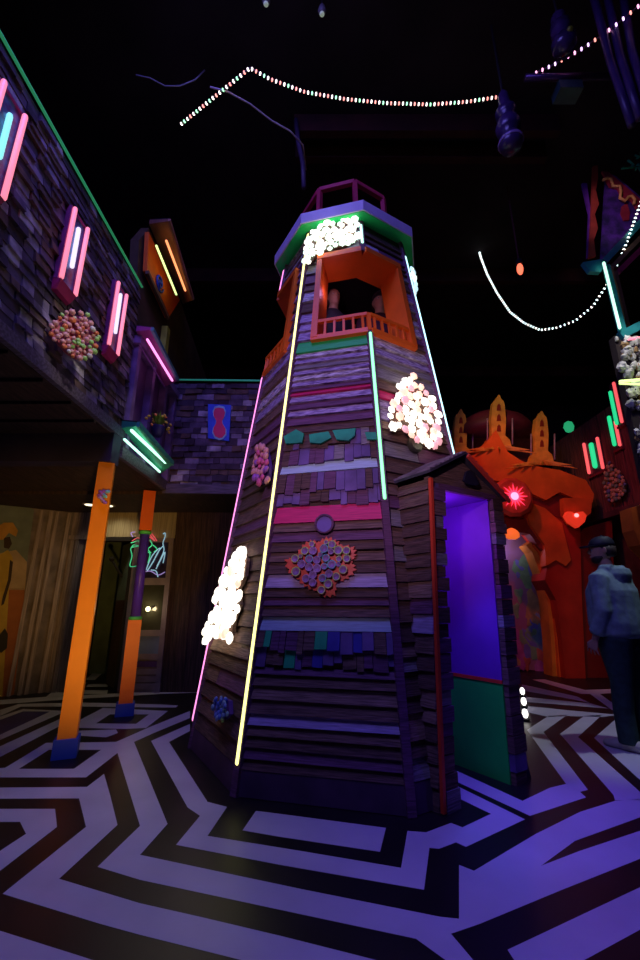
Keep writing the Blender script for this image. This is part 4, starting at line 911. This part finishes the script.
g = MB().tube([PY(x, y, YK + .28) for x, y in ((603, 180), (607, 178), (611, 179), (613, 186), (620, 186), (621, 192), (620, 198), (625, 201), (628, 197), (632, 196), (635, 200), (634, 204))], .022, mat('scallop orange', (.90, .40, .10), .5, .2, 6), 6); g.build('scalloped_edge', cv, smooth=True)
spot('banner_light', (3.0, 3.5, 6.4), PY(612, 215, YK + .3), 40, 30, (.9, .6, 1), .6)
rnd = random.Random(3)
g = MB()
for k in range(14):
    p = PY(rnd.uniform(624, 648), rnd.uniform(150, 170), YK + .1); g.tube([p, p + V3((rnd.uniform(-.1, .1), 0, rnd.uniform(-.06, .06))), p + V3((rnd.uniform(-.2, .2), 0, rnd.uniform(-.1, .1)))], .014, mat('vine green', (.02, .40, .15), .5), 5)
tag(g.build('vine_tangle', smooth=True), 'tangle of bright green vine above the painted banner', 'plant')

# ------------------------------------------------------------------ red arch with spires
YA = 7.64
ar = thing('fantasy_arch', 'red and orange fairytale archway with layered columns and petal canopy', 'arch', PZ(575, 682))
A_red = mat('arch red', (.55, .035, .012), .55, .2, 3); A_or = mat('arch orange', (.85, .16, .02), .5, .2, 3); A_dk = mat('arch maroon', (.28, .02, .01), .6, .2, 3); A_am = mat('arch amber', (.80, .30, .03), .5, .2, 3)
def acut(nm, px, m, dy, th=.22): return MB().prism([PY(x, y, YA + dy) for x, y in px], (0, th, 0), m).build(nm, ar)
acut('pedestal', [(574, 540), (584, 528), (598, 524), (612, 520), (615, 600), (610, 684), (584, 686), (580, 620)], A_dk, .0, .7)
acut('column_body', [(556, 505), (580, 520), (582, 600), (586, 684), (566, 682), (562, 640), (556, 600), (545, 580)], A_red, -.06, .5)
for k, (dx, m) in enumerate(((0, A_am), (7, A_or), (13, A_red), (19, A_or))):
    acut('column_layer', [(526 + dx, 545), (532 + dx, 552), (540 + dx, 572), (547 + dx * .8, 600), (551 + dx * .8, 640), (553 + dx * .9, 681), (558 + dx * 1.0, 681), (560 + dx, 640), (556 + dx, 595), (546 + dx, 566), (534 + dx, 540)], m, .14 - k * .06, .3)
acut('arch_head', [(490, 500), (500, 486), (530, 500), (548, 512), (566, 520), (560, 560), (548, 566), (540, 545), (528, 530), (505, 527), (490, 530)], A_red, .06, .35)
acut('inner_scroll', [(505, 520), (525, 518), (545, 530), (552, 548), (550, 556), (540, 548), (530, 534), (505, 530)], A_dk, -.02, .2)
acut('petal', [(524, 500), (545, 508), (562, 523), (571, 560), (566, 566), (556, 560), (546, 566), (545, 545), (530, 524)], A_or, -.10, .2)
acut('canopy', [(470, 452), (486, 444), (496, 430), (508, 452), (522, 461), (535, 466), (560, 470), (586, 480), (594, 494), (592, 508), (578, 500), (560, 492), (546, 500), (528, 492), (505, 482), (480, 478)], A_or, -.16, .5)
acut('canopy_under', [(528, 492), (546, 500), (560, 494), (578, 502), (590, 510), (582, 524), (566, 520), (545, 512), (530, 506)], A_dk, -.08, .4)
acut('canopy_petal', [(563, 498), (592, 498), (591, 513), (582, 520), (578, 527), (570, 524), (564, 514)], A_or, -.26, .12)
def spire(label, cx, base, top, wd, Y):
    t = thing('spire', label, 'spire', PY(cx, base, Y), 'amber spires on the arch')
    h = base - top; k = wd
    pr = [(-.40, 0), (-.34, .14), (-.22, .22), (-.24, .55), (-.20, .80), (-.17, .88), (-.08, .92), (-.02, 1), (.02, 1), (.08, .92), (.15, .88), (.18, .80), (.22, .55), (.20, .22), (.34, .14), (.40, 0)]
    am = mat('spire amber', (.90, .42, .06), .5, .25, 6)
    MB().prism([PY(cx + x * k, base - y * h, Y) for x, y in pr], (0, .14, 0), am).build('tower', t)
    for q, yy in enumerate((.35, .55, .75)):
        MB().prism([PY(cx + x * k, base - (yy + y) * h, Y - .004) for x, y in ((-.07, -.05), (.07, -.05), (.05, .05), (0, .09), (-.05, .05))], (0, .01, 0), A_dk).build('window', t)
    for sx in (-.36, .42): MB().tube([PY(cx + sx * k, base - .05 * h, Y + .05), PY(cx + sx * k, base - .55 * h, Y + .05)], .016, mat('spire rod', (.35, .25, .35), .4), 6).build('rod', t, smooth=True)
    g = MB()
    for a in range(9):
        an = -1.3 + a * .32; g.prism([PY(cx - 6 + a * 1.5, base - 2, Y - .1), PY(cx + math.sin(an) * k * 1.25, base + 1 + 6 * abs(math.sin(an * .9)) * (.4 if a % 2 else 1), Y - .25), PY(cx - 3 + a * 1.5, base + 3, Y - .1)], (0, .02, 0), mat('spire leaf', (.90, .40, .06), .5, .25, 6))
    MB.build(g, 'leaf_collar', t)
    return t
spire('amber spire at the left, half hidden by the tower and porch roof', 461, 457, 409, 28, YA + .5)
spire('tallest amber spire in the middle of the red arch', 499, 447, 395, 32, YA)
spire('amber spire at the right end of the red arch', 542, 462, 411, 30, YA)
sl = PY(513, 497, YA - .35); t = thing('star_lamp', 'red starburst lamp on the arch beside the porch roof', 'lamp', sl)
MB().lathe(sl + V3((0, .06, 0)), [(0, .0), (.33, .0), (.36, .05), (.30, .10), (0, .10)], mat('star disc', (.75, .10, .04), .5, .2, 5), 12, (0, -1, 0)).build('disc', t)
g = MB()
for k in range(16):
    a = k * math.pi / 8; d = V3((math.cos(a), 0, math.sin(a))); e = V3((-math.sin(a), 0, math.cos(a))) * .022; L = .25 if k % 2 == 0 else .2; q = sl - V3((0, .06, 0)); g.add([q + d * .05 - e, q + d * .05 + e, q + d * L, q + d * .1 - V3((0, .03, 0))], [(0, 3, 2), (3, 1, 2), (0, 1, 3)], glow('star ray', (1, .06, .16), 1.1))
g.build('rays', t); MB().bar(sl + V3((0, .05, 0)), sl + V3((0, .40, 0)), .05, .05, A_dk).build('bracket', t); MB().ball(sl - V3((0, .07, 0)), (.07, .04, .07), glow('star core', (1, .25, .4), 2.4)).build('core', t, smooth=True)
hl = PY(577, 520, YA - .42); t = thing('heart_lamp', 'red heart-shaped lamp glowing under the right end of the canopy', 'lamp', hl)
hp = [(0, -.13), (.13, -.03), (.18, .08), (.13, .15), (.05, .14), (0, .08), (-.05, .14), (-.13, .15), (-.18, .08), (-.13, -.03)]
MB().prism([hl + V3((x, 0, y)) for x, y in hp], (0, .10, 0), glow('heart red', (1, .05, .02), .55)).build('shade', t); MB().ball(hl + V3((0, -.01, .08)), (.04, .03, .035), glow('heart core', (1, .25, .25), 2.5), 8, 5).build('bulb', t, smooth=True); MB().bar(hl + V3((0, .08, .06)), hl + V3((0, .40, .12)), .06, .06, A_dk).build('bracket', t)
ol = PY(512, 534, YA - .3); t = thing('shell_lamp', 'small orange shell lamp hanging in the archway beside the porch', 'lamp', ol)
MB().ball(ol, (.13, .09, .10), glow('shell orange', (1, .16, .03), .8), 10, 6, lambda q: 1 + .1 * math.sin(9 * math.atan2(q.z, q.x))).build('shade', t, smooth=True); MB().tube([ol + V3((0, 0, .08)), ol + V3((0, .25, .15))], .015, black, 6).build('hook', t)
g = PY(492, 440, YA + .9); tag(MB().lathe(g, [(.85, 0), (.82, .18), (.70, .36), (.45, .52), (.0, .6)], mat('dome wine', (.13, .012, .03), .6, .25, 4), 20).build('dome', smooth=True), 'wine-red dome roof behind the spires', 'dome')
tag(MB().box((g.x - .8, g.y - .1, 0), (g.x + .85, g.y + .6, g.z), mat('dome pier', (.14, .03, .02), .7)).build('dome_pier'), 'dark red pier that carries the dome behind the spires', 'pier')
mw = thing('mural_wall', 'violet mural panel with coloured scribbles seen through the archway', 'painting', PY(530, 675, 8.4))
MB().prism([PY(x, y, 8.35) for x, y in ((495, 520), (560, 520), (562, 672), (495, 668))], (0, .08, 0), mat('mural violet', (.34, .18, .42), .6, .6, 2.2, col2=(.45, .25, .20))).build('panel', mw)
rnd = random.Random(77)
for k in range(26):
    x = rnd.uniform(512, 550); y = rnd.uniform(560, 668); r = rnd.uniform(3, 9)
    c_ = PY(x, y, 8.345); r *= .022
    MB().ball(c_, (r, .008, r * 1.7), mat('mural dab %d' % (k % 6), [(.30, .65, .30), (.65, .25, .15), (.25, .30, .75), (.70, .55, .20), (.60, .20, .55), (.25, .5, .6)][k % 6], .6), 9, 6, lambda q: 1 + .35 * math.sin(3 * math.atan2(q.z, q.x) + k)).build('dab', mw)
tag(MB().prism([PY(x, y, 4.9) for x, y in ((631, 508), (655, 500), (655, 560), (640, 545), (634, 530))], (0, .2, 0), A_or).build('orange_bracket'), 'orange angular bracket at the right frame edge above the person', 'bracket')

# ================================================================== PEOPLE
def evaluated(mb, name, parent, voxel, sm, mats_=None, smooth=True):
    o = mb.build(name, parent, smooth=True)
    r = o.modifiers.new('r', 'REMESH'); r.mode = 'VOXEL'; r.voxel_size = voxel; r.use_smooth_shade = True
    s_ = o.modifiers.new('s', 'SMOOTH'); s_.factor = .5; s_.iterations = sm
    dg = bpy.context.evaluated_depsgraph_get(); me = bpy.data.meshes.new_from_object(o.evaluated_get(dg)); o.modifiers.clear()
    old = o.data; o.data = me
    if not me.materials: me.materials.append(mb.mats[0])
    me.polygons.foreach_set('use_smooth', [True] * len(me.polygons)); bpy.data.meshes.remove(old); return o
skin = mat('skin', (.50, .28, .20), .55, .08, 8); hairm = mat('hair dark', (.05, .028, .022), .6, .4, 20)
def person(label, foot, face, height, top, pants, shoe, cap=None, beard=False, arms=None, voxel=.010, hood=False, long_hair=False, fat=1., turn=0.):
    k = height / 1.75; foot = V3(foot); f = V3((face[0], face[1], 0)).normalized(); rt = V3((f.y, -f.x, 0)); up = V3((0, 0, 1))
    def P(x, y, z): return foot + (rt * x + f * y + up * z) * k
    t = thing('person', label, 'person', foot)
    def ring(x, y, z, a, b): return (P(x, y, z), rt * a * k, f * b * k)
    f2 = Matrix.Rotation(R(turn), 3, 'Z') @ f; rt2 = V3((f2.y, -f2.x, 0))
    def PH(x, y, z): return foot + (rt2 * x + f2 * y + up * z) * k
    def rh(x, y, z, a, b): return (PH(x, y, z), rt2 * a * k, f2 * b * k)
    body = MB()
    body.loft([ring(0, 0, .84, .14, .10), ring(0, 0, .95, .165, .115), ring(0, .0, 1.08, .15, .105), ring(0, .0, 1.22, .165, .115), ring(0, -.01, 1.36, .175, .11), ring(0, -.015, 1.43, .14, .085), ring(0, -.005, 1.47, .06, .06), ring(0, .01, 1.56, .055, .058)], skin)
    legs = [(-1, -.05, .02), (1, .06, -.01)]
    for s_, yk, ya in legs: body.tube([P(s_ * .085, 0, .88), P(s_ * .095, .01 + yk * .3, .50), P(s_ * .10, ya, .09)], [.085 * k, .058 * k, .04 * k], skin, 12)
    for s_, yk, ya in legs: body.loft([ring(s_ * .10, ya - .07, .045, .035, .012), ring(s_ * .10, ya + .04, .05, .045, .05), ring(s_ * .10, ya + .10, .035, .045, .05), ring(s_ * .10, ya + .17, .03, .02, .02)], skin)
    A = arms or [[(-1, .20, -.02, 1.38), (-1, .25, -.03, 1.11), (-1, .255, .07, .87)], [(1, .20, -.02, 1.38), (1, .25, -.03, 1.11), (1, .245, .06, .87)]]
    AP = []
    for arm in A:
        pts = [P(s_ * x, y, z) for s_, x, y, z in arm]; AP.append(pts)
        body.tube([P(arm[0][0] * .14, -.01, 1.39)] + pts, [.055 * k, .052 * k, .042 * k, .027 * k], skin, 10)
        d = (pts[2] - pts[1]).normalized(); sd = f if abs(d.dot(f)) < .9 else up; inw = d.cross(sd).normalized(); sd = inw.cross(d).normalized()
        if sd.dot(f) < 0: sd = -sd
        if inw.dot(rt * arm[0][0]) > 0: inw = -inw
        wr = pts[2]; palm = wr + d * .075 * k
        body.loft([(wr, sd * .026 * k, inw * .018 * k), (wr + d * .04 * k, sd * .038 * k, inw * .015 * k), (palm + d * .015 * k, sd * .04 * k, inw * .013 * k)], skin, 10)
        for q, L in enumerate((.062, .072, .067, .052)):          # four fingers, slightly curled
            fan = sd * (.010 - .0075 * q); b0 = palm + sd * (.030 - .020 * q) * k; b1 = b0 + (d * L * .5 + inw * .008 + fan) * k; b2 = b1 + (d * L * .40 + inw * .022 + fan * .6) * k
            body.tube([b0, b1, b2], [.0085 * k, .0078 * k, .0062 * k], skin, 8)
        tb = wr + d * .025 * k + sd * .024 * k; body.tube([tb, tb + (d * .03 + sd * .022) * k, tb + (d * .062 + sd * .024 + inw * .012) * k], [.012 * k, .0105 * k, .0085 * k], skin, 8)
    hc = PH(0, .025, 1.645)
    def hf(q):
        return 1.
    hd = []
    for z, a, b, yo in ((1.535, .035, .045, .045), (1.555, .05, .062, .035), (1.59, .064, .084, .022), (1.63, .073, .095, .012), (1.67, .077, .1, .008), (1.71, .072, .094, .004), (1.735, .055, .074, .0), (1.75, .03, .04, .0)): hd.append(rh(0, yo, z, a, b))
    body.loft(hd, skin, 18)
    body.loft([rh(0, .105, 1.665, .008, .008), rh(0, .118, 1.635, .013, .016), rh(0, .112, 1.618, .016, .014), rh(0, .1, 1.612, .012, .01)], skin, 8)  # nose
    for s_ in (-1, 1):
        body.ball(PH(s_ * .078, -.005, 1.64), (.012 * k, .02 * k, .032 * k), skin); body.ball(PH(s_ * .032, .092, 1.672), (.024 * k, .014 * k, .008 * k), skin)
    body.ball(PH(0, .098, 1.588), (.024 * k, .012 * k, .010 * k), skin); body.ball(PH(0, .085, 1.553), (.022 * k, .02 * k, .016 * k), skin)
    evaluated(body, 'body', t, voxel, 2)
    for s_ in (-1, 1):
        ey = MB(); ey.ball(PH(s_ * .031, .090, 1.65), .012 * k, mat('eye white', (.6, .58, .55), .3), 10, 6); ey.ball(PH(s_ * .031, .098, 1.65), .0065 * k, black, 8, 5)
        ey.build('eye', t, smooth=True)
    # trousers
    tr = MB(); tr.loft([ring(0, -.005, .80, .16 * fat, .125), ring(0, -.005, .90, .185 * fat, .14), ring(0, 0, .99, .18 * fat, .135)], pants)
    for s_, yk, ya in legs: tr.tube([P(s_ * .09, -.005, .88), P(s_ * .095, .01 + yk * .3, .52), P(s_ * .10, ya, .30), P(s_ * .10, ya, .055)], [.115 * k * fat, .088 * k, .078 * k, .078 * k], pants, 14)
    evaluated(tr, 'trousers', t, .012, 3)
    for s_, yk, ya in legs:
        so = MB().loft([ring(s_ * .10, ya - .095, .035, .03, .03), ring(s_ * .10, ya - .05, .05, .045, .05), ring(s_ * .10, ya + .05, .05, .05, .05), ring(s_ * .10, ya + .13, .036, .05, .036), ring(s_ * .10, ya + .19, .03, .03, .025)], shoe, 12)
        # loft rings lie flat: build the shoe from upright slices instead
        so = MB().loft([(P(s_ * .10, ya + y, z), rt * a * k, up * b * k) for y, z, a, b in ((-.10, .035, .02, .03), (-.085, .045, .04, .044), (-.02, .055, .046, .054), (.06, .048, .05, .047), (.14, .034, .05, .033), (.19, .028, .035, .026), (.205, .024, .012, .018))], shoe, 14)
        so.build('shoe', t, smooth=True)
    hd_ = MB(); hd_.loft([ring(0, 0, .88, .17 * fat, .135 * fat), ring(0, 0, .91, .195 * fat, .15 * fat), ring(0, .005, 1.0, .205 * fat, .16 * fat), ring(0, .0, 1.15, .20 * fat, .155 * fat), ring(0, -.005, 1.28, .205 * fat, .15 * fat), ring(0, -.015, 1.38, .20 * fat, .13), ring(0, -.02, 1.44, .15 * fat, .105), ring(0, -.01, 1.49, .075, .075)], top, 18)
    for arm, pts in zip(A, AP):
        d = (pts[2] - pts[1]); cuff = pts[1] + d * .84
        hd_.tube([P(arm[0][0] * .13, -.015, 1.385), pts[0], pts[0].lerp(pts[1], .5), pts[1], pts[1] + d * .45, pts[1] + d * .75, cuff], [.085 * k, .085 * k, .075 * k, .068 * k, .062 * k, .062 * k, .045 * k], top, 14)
    if hood:
        hd_.loft([ring(0, -.06, 1.49, .09, .07), ring(0, -.09, 1.47, .125, .085), ring(0, -.11, 1.42, .135, .075), ring(0, -.12, 1.36, .11, .05), ring(0, -.12, 1.30, .05, .03)], top, 18)
        for s_ in (-1, 1): hd_.tube([P(s_ * .10, -.10, 1.46), P(s_ * .09, -.01, 1.475), P(s_ * .04, .06, 1.44)], [.05 * k, .04 * k, .025 * k], top, 10)
    hk = evaluated(hd_, 'hoodie' if hood else 'shirt', t, max(voxel * 1.3, .010), 4)
    if cap:
        cp = MB(); cp.loft([rh(0, .005, 1.675, .086, .108), rh(0, .005, 1.71, .085, .107), rh(0, 0, 1.75, .072, .09), rh(0, -.005, 1.775, .045, .055), rh(0, -.005, 1.782, .012, .012)], cap, 20)
        br = [PH(x, y, z) for x, y, z in ((-.075, .075, 1.685), (-.06, .15, 1.68), (-.03, .185, 1.678), (.03, .185, 1.678), (.06, .15, 1.68), (.075, .075, 1.685))]
        cp.prism(br, (0, 0, .010 * k), cap); cp.ball(PH(0, -.005, 1.783), .01 * k, cap, 8, 5); cp.build('cap', t, smooth=True)
        MB().loft([rh(0, -.045, 1.59, .066, .055), rh(0, -.03, 1.63, .078, .075), rh(0, -.005, 1.682, .083, .100)], hairm, 18).build('hair', t, smooth=True)
    else:
        h = MB(); h.loft([rh(0, -.035, 1.52 if long_hair else 1.60, .08, .07), rh(0, -.03, 1.62, .088, .09), rh(0, -.015, 1.69, .088, .104), rh(0, -.01, 1.74, .07, .085), rh(0, -.01, 1.768, .03, .04)], hairm, 18)
        h.build('hair', t, smooth=True)
    if beard: MB().loft([rh(0, .058, 1.53, .03, .03), rh(0, .055, 1.545, .048, .052), rh(0, .045, 1.57, .060, .064), rh(0, .03, 1.592, .066, .070)], hairm, 16).build('beard', t, smooth=True)
    return t
hoodie = mat('hoodie blue grey', (.24, .36, .38), .85, .25, 14, bump=.3); jeans = mat('jeans dark', (.025, .06, .06), .8, .3, 20); shoe_w = mat('shoe off-white', (.55, .52, .45), .6, .2, 10)
g = PZ(631, 748)
person('person in blue-grey hoodie and dark cap standing with back turned at right', (2.67, 4.05, 0), (-.50, .86), 1.76, hoodie, jeans, shoe_w, mat('cap navy', (.015, .015, .03), .6), True, voxel=.0042, hood=True, fat=1.26, turn=32)
p = PY(333, 297, 3.98)
person('person with dark hair looking out of the left part of tower window', (p.x, p.y + .03, ZFL), (.35, -.9), 1.66, mat('shirt black', (.02, .015, .025), .8), jeans, black, None, False, voxel=.014, long_hair=True)
p = PY(375, 303, 3.98)
person('person in a dark cap behind the right part of tower window', (p.x + .07, p.y + .15, ZFL + .0), (.1, -1), 1.70, mat('shirt wine', (.06, .015, .03), .8), jeans, black, mat('cap black', (.04, .03, .045), .7), False, voxel=.014)
